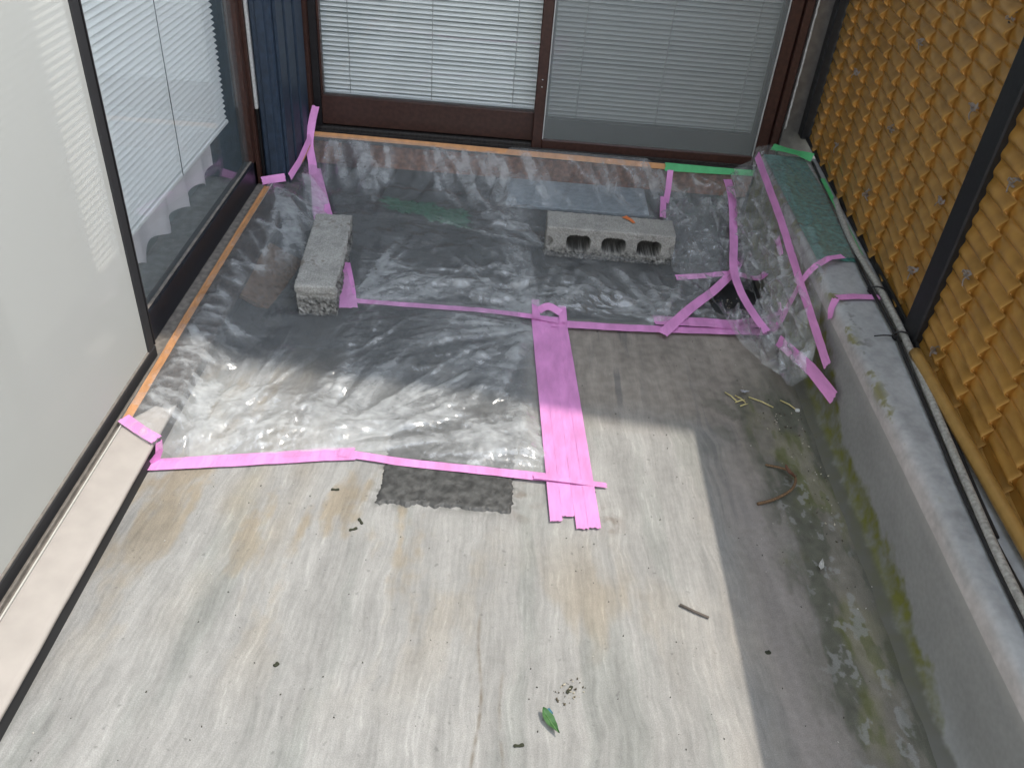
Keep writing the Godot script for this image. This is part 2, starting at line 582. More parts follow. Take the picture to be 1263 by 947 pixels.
func floor_y(x: float, z: float) -> float:
	var d := 0.0
	d -= 0.0045 * exp(-pow((x + 0.117) / 0.022, 2.0) - pow((z + 1.054) / 0.026, 2.0))
	d -= 0.003 * exp(-pow((x + 0.018) / 0.014, 2.0) - pow((z + 1.185) / 0.016, 2.0))
	return d

func make_ground_and_floor() -> void:
	var gm := tri_noise(mat(C(0.16, 0.17, 0.13), 0.95), 47, 0.7, 1.0, 0.2)
	var st := begin()
	poly(st, [Vector3(-400, -3.2, -400), Vector3(400, -3.2, -400), Vector3(400, -3.2, 400), Vector3(-400, -3.2, 400)], Vector3(0, -10, 0))
	tag(put(st.commit(), "ground", gm), "", "", "", "structure")
	var imgs := floor_image()
	var fm := StandardMaterial3D.new()
	fm.albedo_texture = imgs[0]
	fm.roughness = 0.86
	fm.heightmap_enabled = true
	fm.heightmap_texture = imgs[1]
	fm.heightmap_scale = 0.11
	fm.detail_enabled = true
	fm.detail_blend_mode = BaseMaterial3D.BLEND_MODE_MUL
	fm.detail_uv_layer = BaseMaterial3D.DETAIL_UV_2
	fm.detail_albedo = noise_tex(noise(111, 0.16, 4), C(0.83, 0.83, 0.83), C(1, 1, 1), 512)
	fm.uv2_scale = Vector3(4, 4, 1)
	var nu := 150
	var nv := 220
	var s := begin()
	for i in nu + 1:
		for j in nv + 1:
			var x := lerpf(FX0, FX1, float(i) / nu)
			var z := lerpf(FZ0, FZ1, float(j) / nv)
			s.set_uv(Vector2((x - FX0) / (FX1 - FX0), (z - FZ0) / (FZ1 - FZ0)))
			s.set_uv2(Vector2(x, z))
			s.add_vertex(Vector3(x, floor_y(x, z), z))
	for i in nu:
		for j in nv:
			var a := i * (nv + 1) + j
			var b := a + nv + 1
			for k in [a, b, a + 1, a + 1, b, b + 1]: s.add_index(k)
	# the slab goes on behind the viewpoint
	s.generate_normals()
	var fl := put(s.commit(), "balcony_floor", fm)
	tag(fl, "", "", "", "structure")
	var st2 := begin()
	for q in [[FX0, FZ1, 0.0, 1.0], [FX1, FZ1, 1.0, 1.0], [FX0, 2.15, 0.0, 0.0], [FX1, 2.15, 1.0, 0.0]]:
		st2.set_uv(Vector2(q[2], q[3]))
		st2.set_uv2(Vector2(q[0], q[1]))
		st2.set_normal(Vector3.UP)
		st2.add_vertex(Vector3(q[0], 0.0, q[1]))
	for k in [0, 1, 2, 2, 1, 3]: st2.add_index(k)
	tag(put(st2.commit(), "balcony_floor", fm), "", "", "", "structure")
	box("slab", Vector3(-0.95, -0.25, -3.2), Vector3(1.05, -0.02, 2.15), M.wall).set_meta("kind", "structure")

# ------------------------------------------------------------------ parapet
func make_parapet() -> void:
	var prof := [Vector2(0.755, -0.01), Vector2(0.772, 0.003), Vector2(0.786, 0.012), Vector2(0.796, 0.030), Vector2(0.800, 0.06), Vector2(0.801, 0.10), Vector2(0.802, 0.15), Vector2(0.803, 0.20), Vector2(0.804, 0.232), Vector2(0.808, 0.244), Vector2(0.816, 0.2495), Vector2(0.83, 0.251), Vector2(0.86, 0.2515), Vector2(0.90, 0.252), Vector2(0.95, 0.252), Vector2(1.05, 0.252), Vector2(1.06, 0.245), Vector2(1.06, -0.25)]
	var dist := [0.0]
	for k in range(1, prof.size()): dist.append(dist[k - 1] + (prof[k] - prof[k - 1]).length())
	var w := 1400
	var h := 380
	var vis := 0.44   # metres of the profile the texture covers
	var z0 := -3.05
	var z1 := -0.55
	var n1 := noise(121, 6.0, 5)
	var n2 := noise(122, 18.0, 4)
	var n3 := noise(123, 2.0, 4)
	var n4 := noise(124, 60.0, 3)
	var img := Image.create(w, h, false, Image.FORMAT_RGB8)
	for j in h:
		var d := vis * (j + 0.5) / h
		for i in w:
			var z := z0 + (z1 - z0) * (i + 0.5) / w
			var a := n1.get_noise_2d(z, d)
			var b := n2.get_noise_2d(z, d)
			var c := n3.get_noise_2d(z, d * 2.0)
			var f := n4.get_noise_2d(z, d)
			var v := 0.285 * (1.0 + 0.16 * c + 0.08 * a + 0.10 * f)
			var r := v * 0.99
			var g := v
			var bl := v * 0.99
			if d > 0.235:   # the top
				var inner_pale := sm(0.29, 0.245, d + 0.015 * a)  # paler and pinker towards the inner edge
				var tv := lerpf(0.36, 0.47, inner_pale) * (1.0 + 0.24 * c + 0.22 * b + 0.10 * f + 0.2 * minf(a, 0.0))
				r = tv * lerpf(0.97, 1.05, inner_pale)
				g = tv * lerpf(1.0, 0.985, inner_pale)
				bl = tv * lerpf(1.02, 0.965, inner_pale)
				var mo := sm(0.05, 0.25, a + 0.5 * b) * exp(-pow((d - 0.272 - 0.01 * c) / 0.014, 2.0)) * sm(-1.05, -1.25, z)
				r = lerpf(r, 0.22, mo)
				g = lerpf(g, 0.21, mo)
				bl = lerpf(bl, 0.10, mo)
				var dk := sm(0.15, 0.45, b + 0.3 * a) * exp(-pow((d - 0.285) / 0.03, 2.0)) * sm(-1.35, -1.6, z)
				r = lerpf(r, 0.13, dk * 0.7)
				g = lerpf(g, 0.13, dk * 0.7)
				bl = lerpf(bl, 0.12, dk * 0.7)
			else:
				# mossy stripe above the foot, climbing towards the back
				var lim := 0.055 + 0.03 * a + 0.018 * b + 0.16 * sm(-1.45, -2.0, z) + 0.03 * sm(-0.8, -1.2, z)
				var mo := sm(lim + 0.02, lim - 0.012, d) * sm(-0.78, -0.95, z + 0.15 * a)
				mo *= 0.75 + 0.6 * b
				r = lerpf(r, 0.125 + 0.06 * b, clampf(mo, 0.0, 1.0))
				g = lerpf(g, 0.130 + 0.06 * b, clampf(mo, 0.0, 1.0))
				bl = lerpf(bl, 0.030, clampf(mo, 0.0, 1.0))
				var dk := sm(0.052 + 0.015 * b, 0.034 + 0.01 * b, d)
				r = lerpf(r, 0.105, dk * 0.85)
				g = lerpf(g, 0.102, dk * 0.85)
				bl = lerpf(bl, 0.088, dk * 0.85)
				var rim := sm(0.205, 0.235, d + 0.006 * b)
				r = lerpf(r, 0.40, rim * 0.5)
				g = lerpf(g, 0.385, rim * 0.5)
				bl = lerpf(bl, 0.37, rim * 0.5)
			img.set_pixel(i, j, Color(clampf(r, 0.0, 1.0), clampf(g, 0.0, 1.0), clampf(bl, 0.0, 1.0)).linear_to_srgb())
	var m := StandardMaterial3D.new()
	m.albedo_texture = ImageTexture.create_from_image(img)
	m.roughness = 0.82
	m.texture_repeat = false
	var zs := []
	var z := -2.755
	while z < 2.15:
		zs.append(z)
		z += 0.02 if z < -0.4 else 0.3
	var pts := PackedVector3Array()
	var uvs := PackedVector2Array()
	var wob := noise(125, 3.0, 3)
	for zz in zs:
		for k in prof.size():
			var q: Vector2 = prof[k]
			var off := 0.0
			if k < 5: off = 0.008 * wob.get_noise_2d(zz * 2.0, k * 0.2) * (1.0 - k / 5.0)
			elif k < 14: off = 0.0015 * wob.get_noise_2d(zz, k * 0.3)
			pts.append(Vector3(q.x + off, q.y + (off * 0.5 if k > 8 and k < 15 else 0.0), zz))
			uvs.append(Vector2((zz - z0) / (z1 - z0), dist[k] / vis))
	var o := put(grid(zs.size() - 1, prof.size() - 1, pts, uvs), "parapet_wall", m)
	var es := begin()
	for k in range(1, prof.size() - 1):
		poly(es, [Vector3(prof[0].x, -0.25, -2.7545), Vector3(prof[k].x, prof[k].y, -2.7545), Vector3(prof[k + 1].x, prof[k + 1].y, -2.7545)], Vector3(0.9, 0.1, -2.0))
	put(es.commit(), "end_face", M.wall, o)
	tag(o, "low grey concrete parapet with mossy foot along the right of the floor", "parapet wall")

# ------------------------------------------------------------------ house
func make_house() -> void:
	var w := base("house_wall", "pale upper house wall above the left sliding door", "wall")
	box("wall", Vector3(-1.05, 2.02, -3.3), Vector3(-0.84, 5.29, 2.15), M.wall, w)
	box("wall_foot", Vector3(-1.05, -0.25, -3.3), Vector3(-0.905, 0.035, 2.15), M.wall, w)
	box("corner_pillar", Vector3(-1.06, 0.036, -3.295), Vector3(-0.836, 2.019, -2.705), M.navy, w)
	var b := base("house_wall", "pale upper house wall above the back sliding window", "wall")
	box("wall", Vector3(-0.839, 2.02, -3.3), Vector3(1.5, 5.29, -2.985), M.wall, b)
	box("wall_foot", Vector3(-0.76, -0.25, -3.1), Vector3(1.05, 0.095, -2.975), M.under_wall, b)
	box("wall_side", Vector3(1.056, -0.25, -3.3), Vector3(1.5, 2.015, -2.985), M.wall, b)
	# eave of the storey above, its front edge a little out of square
	var e := base("eave", "wide projecting roof eave high above the back of the balcony", "eave")
	var st := begin()
	var zf := func(x: float) -> float: return -1.585 - 0.112 * (0.49 - (x - 5.3 * 0.40403))
	var lo := [Vector3(-1.05, 5.3, -3.3), Vector3(3.6, 5.3, -3.3), Vector3(3.6, 5.3, zf.call(3.6)), Vector3(-1.05, 5.3, zf.call(-1.05))]
	var hi := []
	for p in lo: hi.append(p + Vector3(0, 0.12, 0))
	var ctr := Vector3(1.0, 5.36, -2.5)
	poly(st, lo, ctr)
	poly(st, hi, ctr)
	for k in 4: poly(st, [lo[k], lo[(k + 1) % 4], hi[(k + 1) % 4], hi[k]], ctr)
	put(st.commit(), "roof_slab", M.wall, e)
	# rooms behind the glass
	var r := base("room", "", "")
	r.set_meta("kind", "structure")
	box("room_wall", Vector3(-3.0, -0.1, -2.99), Vector3(-2.9, 2.6, 2.1), M.room, r)
	box("room_floor", Vector3(-2.9, -0.1, -2.99), Vector3(-1.06, -0.0, 2.1), M.room, r)
	box("room_ceiling", Vector3(-2.9, 2.5, -2.99), Vector3(-1.06, 2.6, 2.1), M.room, r)
	box("room_wall", Vector3(-2.9, 0.0, 2.0), Vector3(-1.06, 2.5, 2.1), M.room, r)
	box("room_wall", Vector3(-3.0, -0.1, -5.2), Vector3(1.5, 2.6, -5.1), M.room, r)
	box("room_floor", Vector3(-2.9, -0.1, -5.1), Vector3(1.4, 0.0, -3.31), M.room, r)
	box("room_ceiling", Vector3(-3.0, 2.5, -5.1), Vector3(1.5, 2.6, -3.31), M.room, r)
	box("room_wall", Vector3(-3.0, 0.0, -5.1), Vector3(-2.9, 2.5, -3.31), M.room, r)
	box("room_wall", Vector3(1.4, 0.0, -5.1), Vector3(1.5, 2.5, -3.31), M.room, r)
	box("room_wall", Vector3(-2.9, 0.0, -3.30), Vector3(-1.06, 2.5, -3.10), M.room, r)
	# navy corner casing of folded sheet metal, its front face and its side face ribbed
	var c := base("corner_casing", "dark navy sheet metal corner casing between the two windows", "casing")
	box("casing_body", Vector3(-0.83, 0.045, -2.975), Vector3(-0.765, 2.02, -2.66), M.navy, c, 0.006)
	box("front_rib", Vector3(-0.81, 0.045, -2.661), Vector3(-0.783, 2.02, -2.652), M.navy, c, 0.003)
	box("side_rib", Vector3(-0.766, 0.045, -2.76), Vector3(-0.755, 2.02, -2.68), M.navy, c, 0.003)
	box("side_rib", Vector3(-0.766, 0.045, -2.86), Vector3(-0.752, 2.02, -2.772), M.navy, c, 0.003)
	box("side_rib", Vector3(-0.766, 0.045, -2.97), Vector3(-0.748, 2.02, -2.872), M.navy, c, 0.003)
	var cs := begin()
	chamfer_box(cs, Vector3(-0.842, 0.30, -2.672), Vector3(-0.832, 2.02, -2.655), 0.003)
	put(cs.commit(), "caulk_bead", M.caulk, c)
	# grey panel at the right end of the back wall
	var g := base("corner_cladding", "narrow grey sheet panel between brown window frame and gold fence", "panel")
	box("panel_sheet", Vector3(0.925, 0.10, -2.99), Vector3(1.055, 2.015, -2.972), M.panel, g, 0.003)
	box("edge_strip", Vector3(1.02, 0.25, -2.973), Vector3(1.05, 2.015, -2.95), M.post, g, 0.003)
	var rn := noise(131, 30.0, 3)
	for sx in [0.929, 1.012]:
		var path := PackedVector3Array()
		for k in 80: path.append(Vector3(sx + 0.002 * rn.get_noise_1d(k * 0.1), 0.27 + k * 0.012, -2.968))
		put(tube(path, 0.0035, 6), "caulk_bead", M.caulk, g)

# a row of blind slats; slats run along `along` from a to b
func blind(label: String, at: Vector3, length: float, top: float, bottom: float, turn: float, cord_mat: Material, tilt := 30.0, wide := 0.025) -> void:
	var b := base("venetian_blind", label, "blind", at)
	b.rotation.y = turn
	var st := begin()
	var pts := PackedVector3Array()
	for i in 2:
		for k in 6:
			var t := float(k) / 5.0 - 0.5
			pts.append(Vector3(float(i) * length, -sin(deg_to_rad(tilt)) * t * wide + 0.0024 * (1.0 - 4.0 * t * t), cos(deg_to_rad(tilt)) * t * wide))
	var slat := grid(1, 5, pts)
	var y := bottom + 0.02
	var rn := RandomNumberGenerator.new()
	rn.seed = 5
	while y < top:
		var o := put(slat, "slat", M.slat, b)
		o.position.y = y
		o.rotation.x = rn.randf_range(-0.07, 0.07)
		y += 0.0165
	box("bottom_rail", Vector3(0, bottom - 0.006, -0.012), Vector3(length, bottom + 0.008, 0.012), M.slat, b, 0.003)
	for f in [0.13, 0.5, 0.87]:
		put(tube(PackedVector3Array([Vector3(length * f, bottom, 0.0125), Vector3(length * f, top, 0.0125)]), 0.0012, 5), "ladder_cord", cord_mat, b)

# ------------------------------------------------------------------ left sliding door
func make_left_door() -> void:
	var z1 := 2.1
	# sill: cap with drip edge, tracks
	var s := base("door_sill", "weathered sill of the left sliding door with pale metal cap", "sill")
	var st := begin()
	var prof := [Vector2(-0.802, 0.060), Vector2(-0.79, 0.0605), Vector2(-0.76, 0.057), Vector2(-0.733, 0.0535), Vector2(-0.726, 0.052), Vector2(-0.723, 0.049), Vector2(-0.723, 0.0425), Vector2(-0.727, 0.041), Vector2(-0.736, 0.041)]
	var pts := PackedVector3Array()
	var n := 180
	var wob := noise(141, 2.5, 4)
	for i in n + 1:
		var z := lerpf(-2.66, z1, float(i) / n)
		for k in prof.size():
			var q: Vector2 = prof[k]
			var o := 0.0016 * wob.get_noise_2d(z * 3.0, 0.0) if k > 2 else 0.0
			pts.append(Vector3(q.x + o, q.y + o * 0.4, z))
	put(grid(n, prof.size() - 1, pts), "sill_cap", M.cap, s)
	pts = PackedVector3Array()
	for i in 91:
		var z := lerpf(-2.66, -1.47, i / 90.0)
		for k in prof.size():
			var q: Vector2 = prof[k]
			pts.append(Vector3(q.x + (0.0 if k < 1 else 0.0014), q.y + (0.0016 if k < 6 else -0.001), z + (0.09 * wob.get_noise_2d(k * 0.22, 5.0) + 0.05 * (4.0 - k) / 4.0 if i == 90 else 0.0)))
	put(grid(90, prof.size() - 1, pts), "dark_cap_layer", M.sill_dark, s)  # second, dark brown layer over the far stretch of the cap
	box("sill_face", Vector3(-0.80, -0.02, -2.66), Vector3(-0.731, 0.0455, z1), M.rubber, s)
	box("track_bed", Vector3(-0.90, 0.03, -2.66), Vector3(-0.8025, 0.053, z1), M.dirty_track, s)
	for x in [-0.805, -0.817, -0.858, -0.886]:
		box("track_rib", Vector3(x - 0.0015, 0.052, -2.66), Vector3(x + 0.0015, 0.0625, z1), M.white_edge if x > -0.81 else M.dirty_track, s, 0.0008)
	var f := base("door_frame", "dark brown aluminium frame of the left sliding door", "door frame")
	box("jamb", Vector3(-0.90, 0.05, -2.668), Vector3(-0.843, 2.02, -2.645), M.frame, f)
	box("jamb_lip", Vector3(-0.860, 0.05, -2.700), Vector3(-0.835, 2.02, -2.676), M.frame_dark, f)
	box("head", Vector3(-0.90, 1.96, -2.64), Vector3(-0.82, 2.015, z1), M.frame_dark, f)
	# glazed leaf
	var d := base("sliding_door", "dark framed glazed leaf of the left sliding door, beside navy casing", "sliding door")
	box("bottom_rail", Vector3(-0.884, 0.056, -2.64), Vector3(-0.852, 0.138, -1.2), M.rail_navy, d)
	box("glazing_bead", Vector3(-0.866, 0.138, -2.64), Vector3(-0.858, 0.141, -1.2), M.dirty_track, d, 0.001)
	box("stile", Vector3(-0.884, 0.056, -2.644), Vector3(-0.852, 1.95, -2.615), M.frame, d)
	box("top_rail", Vector3(-0.884, 1.90, -2.614), Vector3(-0.852, 1.95, -1.2), M.rail_navy, d)
	box("pane", Vector3(-0.870, 0.13, -2.62), Vector3(-0.866, 1.91, -1.2), M.glass, d, 0.0003)
	var d2 := base("sliding_door", "second glazed leaf of the left door, behind the pale insect screen", "sliding door")
	box("bottom_rail", Vector3(-0.902, 0.056, -1.26), Vector3(-0.886, 0.138, z1), M.rail_navy, d2)
	box("stile", Vector3(-0.902, 0.14, -1.26), Vector3(-0.886, 1.95, -1.22), M.frame_dark, d2)
	box("pane", Vector3(-0.896, 0.13, -1.22), Vector3(-0.893, 1.91, z1), M.glass, d2, 0.0003)
	# insect screen
	var i := base("insect_screen", "pale grey insect screen in thin black frame, nearest on the left", "insect screen")
	box("bottom_rail", Vector3(-0.842, 0.053, -1.655), Vector3(-0.826, 0.084, z1), M.rubber, i)
	box("stile", Vector3(-0.842, 0.084, -1.650), Vector3(-0.827, 1.94, -1.618), M.rubber, i)
	box("stile_edge", Vector3(-0.836, 0.086, -1.655), Vector3(-0.825, 1.94, -1.6505), M.frame_dark, i, 0.001)
	box("top_rail", Vector3(-0.842, 1.94, -1.655), Vector3(-0.826, 1.958, z1), M.rubber, i)
	box("spline", Vector3(-0.834, 0.0845, -1.617), Vector3(-0.8265, 0.0885, z1), M.dirty_track, i, 0.001)
	var ms := begin()
	poly(ms, [Vector3(-0.831, 0.086, -1.62), Vector3(-0.831, 1.94, -1.62), Vector3(-0.831, 1.94, z1), Vector3(-0.831, 0.086, z1)], Vector3(-2, 0, 0))
	put(ms.commit(), "screen_mesh", M.mesh_sunlit, i)
	# blind and curtain inside
	blind("white venetian blind behind the left glass door", Vector3(-0.930, 0, 0.6), 3.22, 1.9, 0.268, PI / 2, M.cord_dark, 30.0, 0.019)
	var cu := base("curtain", "pale lace curtain with scalloped hem below the left blind", "curtain")
	pts = PackedVector3Array()
	var nu := 360
	for a in nu + 1:
		var z := lerpf(-2.56, 0.5, float(a) / nu)
		for b in 25:
			var fy := float(b) / 24.0
			var hem := 0.112 + 0.030 * absf(sin(z * 19.0)) * (1.0 - fy)
			var y := lerpf(hem, 1.9, pow(fy, 1.6))
			pts.append(Vector3(-0.968 + 0.012 * sin(z * 38.0 + 0.8 * sin(z * 5.0)) * (1.0 - 0.5 * fy), y, z + 0.006 * sin(z * 50.0)))
	put(grid(nu, 24, pts), "lace", M.curtain, cu)

# ------------------------------------------------------------------ back sliding window
func make_back_door() -> void:
	var s := base("door_sill", "dark stepped sill of the back window above the orange tape", "sill")
	box("sill_lip", Vector3(-0.745, 0.095, -3.06), Vector3(0.922, 0.107, -2.945), M.track_dark, s)
	for k in 3:
		var z: float = [-2.972, -2.992, -3.012][k]
		box("track_rib", Vector3(-0.72, 0.106, z - 0.002), Vector3(0.90, 0.113 + 0.005 * k, z + 0.002), M.track_dark, s, 0.0008)
	box("track_bed", Vector3(-0.745, 0.095, -3.2), Vector3(0.922, 0.122, -3.02), M.track_dark, s)
	var f := base("door_frame", "brown aluminium outer frame of the back window", "door frame")
	box("jamb", Vector3(-0.772, 0.10, -3.10), Vector3(-0.742, 2.015, -2.990), M.frame, f)
	box("jamb_step", Vector3(-0.742, 0.12, -3.10), Vector3(-0.716, 2.015, -3.02), M.frame_dark, f)
	box("jamb", Vector3(0.897, 0.10, -3.10), Vector3(0.924, 2.015, -2.985), M.frame, f)
	box("head", Vector3(-0.742, 1.97, -3.10), Vector3(0.897, 2.015, -2.985), M.frame, f)
	var d := base("sliding_door", "left leaf of the back window with broad brown bottom rail", "sliding door")
	box("bottom_rail", Vector3(-0.716, 0.128, -3.065), Vector3(0.075, 0.231, -3.03), M.frame, d)
	box("stile", Vector3(-0.716, 0.231, -3.065), Vector3(-0.708, 1.965, -3.03), M.frame, d)
	box("pane", Vector3(-0.712, 0.22, -3.050), Vector3(0.06, 1.95, -3.046), M.glass, d, 0.0003)
	box("top_rail", Vector3(-0.716, 1.92, -3.065), Vector3(0.075, 1.965, -3.03), M.frame, d)
	var d2 := base("sliding_door", "right leaf of the back window, glass behind the dark screen", "sliding door")
	box("bottom_rail", Vector3(0.045, 0.123, -3.10), Vector3(0.897, 0.20, -3.07), M.frame_dark, d2)
	box("stile", Vector3(0.85, 0.20, -3.10), Vector3(0.897, 1.965, -3.07), M.frame_dark, d2)
	box("pane", Vector3(0.05, 0.19, -3.088), Vector3(0.86, 1.95, -3.084), M.glass, d2, 0.0003)
	var i := base("insect_screen", "brown framed insect screen over the right half of the back window", "insect screen")
	box("stile", Vector3(0.046, 0.112, -3.022), Vector3(0.083, 1.965, -2.998), M.frame, i, 0.003)
	box("stile", Vector3(0.852, 0.112, -3.022), Vector3(0.894, 1.965, -2.998), M.frame, i, 0.003)
	box("bottom_rail", Vector3(0.083, 0.112, -3.020), Vector3(0.852, 0.147, -3.000), M.frame, i, 0.003)
	box("top_rail", Vector3(0.083, 1.93, -3.020), Vector3(0.852, 1.965, -3.000), M.frame, i, 0.003)
	for x in [0.0835, 0.848]:
		box("spline", Vector3(x, 0.147, -3.012), Vector3(x + 0.004, 1.93, -3.002), M.caulk, i, 0.001)
	var ms := begin()
	poly(ms, [Vector3(0.084, 0.147, -3.008), Vector3(0.084, 1.93, -3.008), Vector3(0.851, 1.93, -3.008), Vector3(0.851, 0.147, -3.008)], Vector3(0, 0, -5))
	put(ms.commit(), "screen_mesh", M.mesh_shaded, i)
	blind("white venetian blind behind the left leaf of the back window", Vector3(-0.73, 0, -3.125), 0.80, 1.9, 0.218, 0.0, M.cord, 20.0)
	blind("white venetian blind behind the screened right half of the back window", Vector3(0.10, 0, -3.15), 0.80, 1.9, 0.178, 0.0, M.cord, 20.0)
	# two little screws on the meeting stile
	for y in [0.335, 0.36]:
		var sp := SphereMesh.new()
		sp.radius = 0.003
		sp.height = 0.004
		sp.radial_segments = 8
		sp.rings = 4
		var o := put(sp, "screw", M.caulk, i)
		o.position = Vector3(0.066, y, -2.998)

# ------------------------------------------------------------------ fence
const WAVE := 0.0355
const COL := 0.1235

# one pressed strip: slanting ribs that rise towards the near edge and end in open, hollow tips
func strip_mesh(y0: float, y1: float) -> ArrayMesh:
	var steps := []   # [z along the strip 0..1, height 0..1]
	for k in 11: steps.append([k / 10.0, 0.20 + 0.80 * k / 10.0])
	steps += [[1.012, 0.97], [1.008, 0.90], [0.97, 0.86], [0.90, 0.80], [0.885, 0.30], [0.93, 0.06], [1.0, 0.0]]
	var rows := int((y1 - y0) / WAVE * 10.0)
	var pts := PackedVector3Array()
	for q in steps:
		for j in rows + 1:
			var y := y0 + (y1 - y0) * j / rows
			var ph := fposmod((y - 0.455) / WAVE, 1.0)
			var c := sm(0.0, 0.34, ph) * pow(clampf((1.0 - ph) / 0.66, 0.0, 1.0), 0.9)
			var r := 0.55 * c + 0.45 * (0.5 - 0.5 * cos(TAU * ph))
			var lip: float = 0.005 if q[0] > 1.0 else 0.0
			var zz: float = minf(q[0], 1.0) + lip * r
			pts.append(Vector3(-0.020 * q[1] * r, y, (zz - 1.0) * COL))
	return grid(steps.size() - 1, rows, pts)

func make_fence() -> void:
	var f := base("corrugated_fence", "gold corrugated fence panel, far one between wall and black post", "fence", Vector3(0.955, 0, -1.70))
	f.rotation.y = -0.042
	var m := strip_mesh(0.262, 1.11)
	for k in 10:
		var o := put(m, "corrugated_strip", M.gold, f)
		o.position = Vector3(0, 0, -COL * k + 0.02)
	box("bottom_angle", Vector3(-0.012, 0.253, -1.25), Vector3(0.02, 0.266, 0.0), M.post, f)
	box("backing_post", Vector3(0.004, 0.253, -1.27), Vector3(0.04, 1.15, -1.21), M.post, f)
	box("end_frame", Vector3(-0.03, 0.253, -1.272), Vector3(0.003, 1.15, -1.222), M.post, f, 0.004)
	box("top_rail", Vector3(-0.02, 1.14, -1.22), Vector3(0.02, 1.17, 0.0), M.post, f)
	var p := base("fence_post", "square black fence post between the two gold panels", "fence post")
	box("post", Vector3(0.930, 0.252, -1.712), Vector3(0.970, 1.18, -1.640), M.post, p, 0.004)
	box("gap_backing", Vector3(0.955, 0.252, -1.640), Vector3(0.975, 1.18, -1.560), M.post, p, 0.004)  # dark strip added to stand for the shadow gap beside the post
	var g := base("corrugated_fence", "gold corrugated fence panel, near one with gold bottom rail", "fence", Vector3(0.948, 0, 0))
	for k in 24:
		var o := put(m, "corrugated_strip", M.gold, g)
		o.position = Vector3(0, 0.0, -1.528 + COL * k)
	var first := put(m, "corrugated_strip", M.gold, g)
	first.scale = Vector3(1, 1, 0.55)
	first.position = Vector3(0, 0, -1.5285 - COL * 1.0 + 0.055)
	g.remove_child(first)
	first.free()
	var rail := smooth_path([Vector3(-0.032, 0.272, -1.592), Vector3(-0.038, 0.272, -1.2), Vector3(-0.043, 0.272, -0.6), Vector3(-0.05, 0.272, 1.6)], 0.05)
	var r := put(tube(rail, 0.0135, 16), "bottom_rail", M.gold_rail, g)
	box("bottom_return", Vector3(-0.034, 0.256, -1.59), Vector3(0.006, 0.262, 1.6), M.gold_rail, g, 0.001)
	box("top_rail", Vector3(-0.02, 1.095, -1.64), Vector3(0.02, 1.125, 1.6), M.post, g)
	# twisted wire ties through the panels
	var spots := [Vector3(0.945, 0.927, -1.812), Vector3(0.945, 0.776, -2.208), Vector3(0.945, 0.583, -2.605), Vector3(0.945, 0.755, -1.808), Vector3(0.945, 0.560, -2.206), Vector3(0.945, 0.369, -2.576), Vector3(0.945, 0.375, -2.214), Vector3(0.945, 0.548, -1.796), Vector3(0.945, 0.364, -1.801), Vector3(0.945, 0.696, -1.542), Vector3(0.945, 0.494, -1.555), Vector3(0.945, 0.306, -1.547)]
	var where := ["at the top of the far gold panel beside the post", "high in the middle of the far gold panel", "mid height on the far gold panel next to the wall", "second from the top beside the black post", "middle of the far gold panel", "lowest by the wall end of the gold fence", "low in the middle of the far gold panel", "third down beside the black post", "lowest on the far panel beside the post", "highest on the near gold panel", "middle one on the near gold panel", "lowest on the near gold panel above the rail"]
	var rn := RandomNumberGenerator.new()
	rn.seed = 77
	var proto: Node3D = null
	for k in spots.size():
		var q: Vector3 = spots[k]
		var x := 0.955 - (q.z + 1.7) * 0.042 if q.z < -1.7 else 0.948
		var o: Node3D
		if proto == null:
			o = base("wire_tie", "", "wire tie")
			for a in 2:
				var loop := []
				for j in 9:
					var t := float(j) / 8.0
					loop.append(Vector3(-0.010 - 0.010 * sin(t * PI), 0.012 * cos(t * PI * 1.2) * (1 if a == 0 else 0.7), 0.010 * sin(t * 5.0 + a * 2.0)))
				put(ribbon(loop, 0.006, [Vector3(-1, 0.3, 0.2), Vector3(-0.4, 1, 0.3), Vector3(-1, -0.5, -0.6)], 300 + a), "loop", M.tie, o)
			for a in 2:
				put(tube(smooth_path([Vector3(-0.016, -0.002, 0), Vector3(-0.026, -0.010 + 0.012 * a, 0.010 - 0.02 * a), Vector3(-0.024, -0.022 + 0.016 * a, 0.018 - 0.03 * a)], 0.004), 0.0016, 5), "wire_end", M.tie, o)
			proto = o
		else:
			o = proto.duplicate()
			o.name = numbered("wire_tie")
			add_child(o)
		o.position = Vector3(x, q.y, q.z)
		o.scale = Vector3.ONE * rn.randf_range(0.65, 0.95)
		o.rotation = Vector3(rn.randf_range(-1.2, 1.2), rn.randf_range(-0.3, 0.3), rn.randf_range(-0.4, 0.4))
		tag(o, "small grey twisted tie, " + where[k], "wire tie", "wire ties on the gold fence")

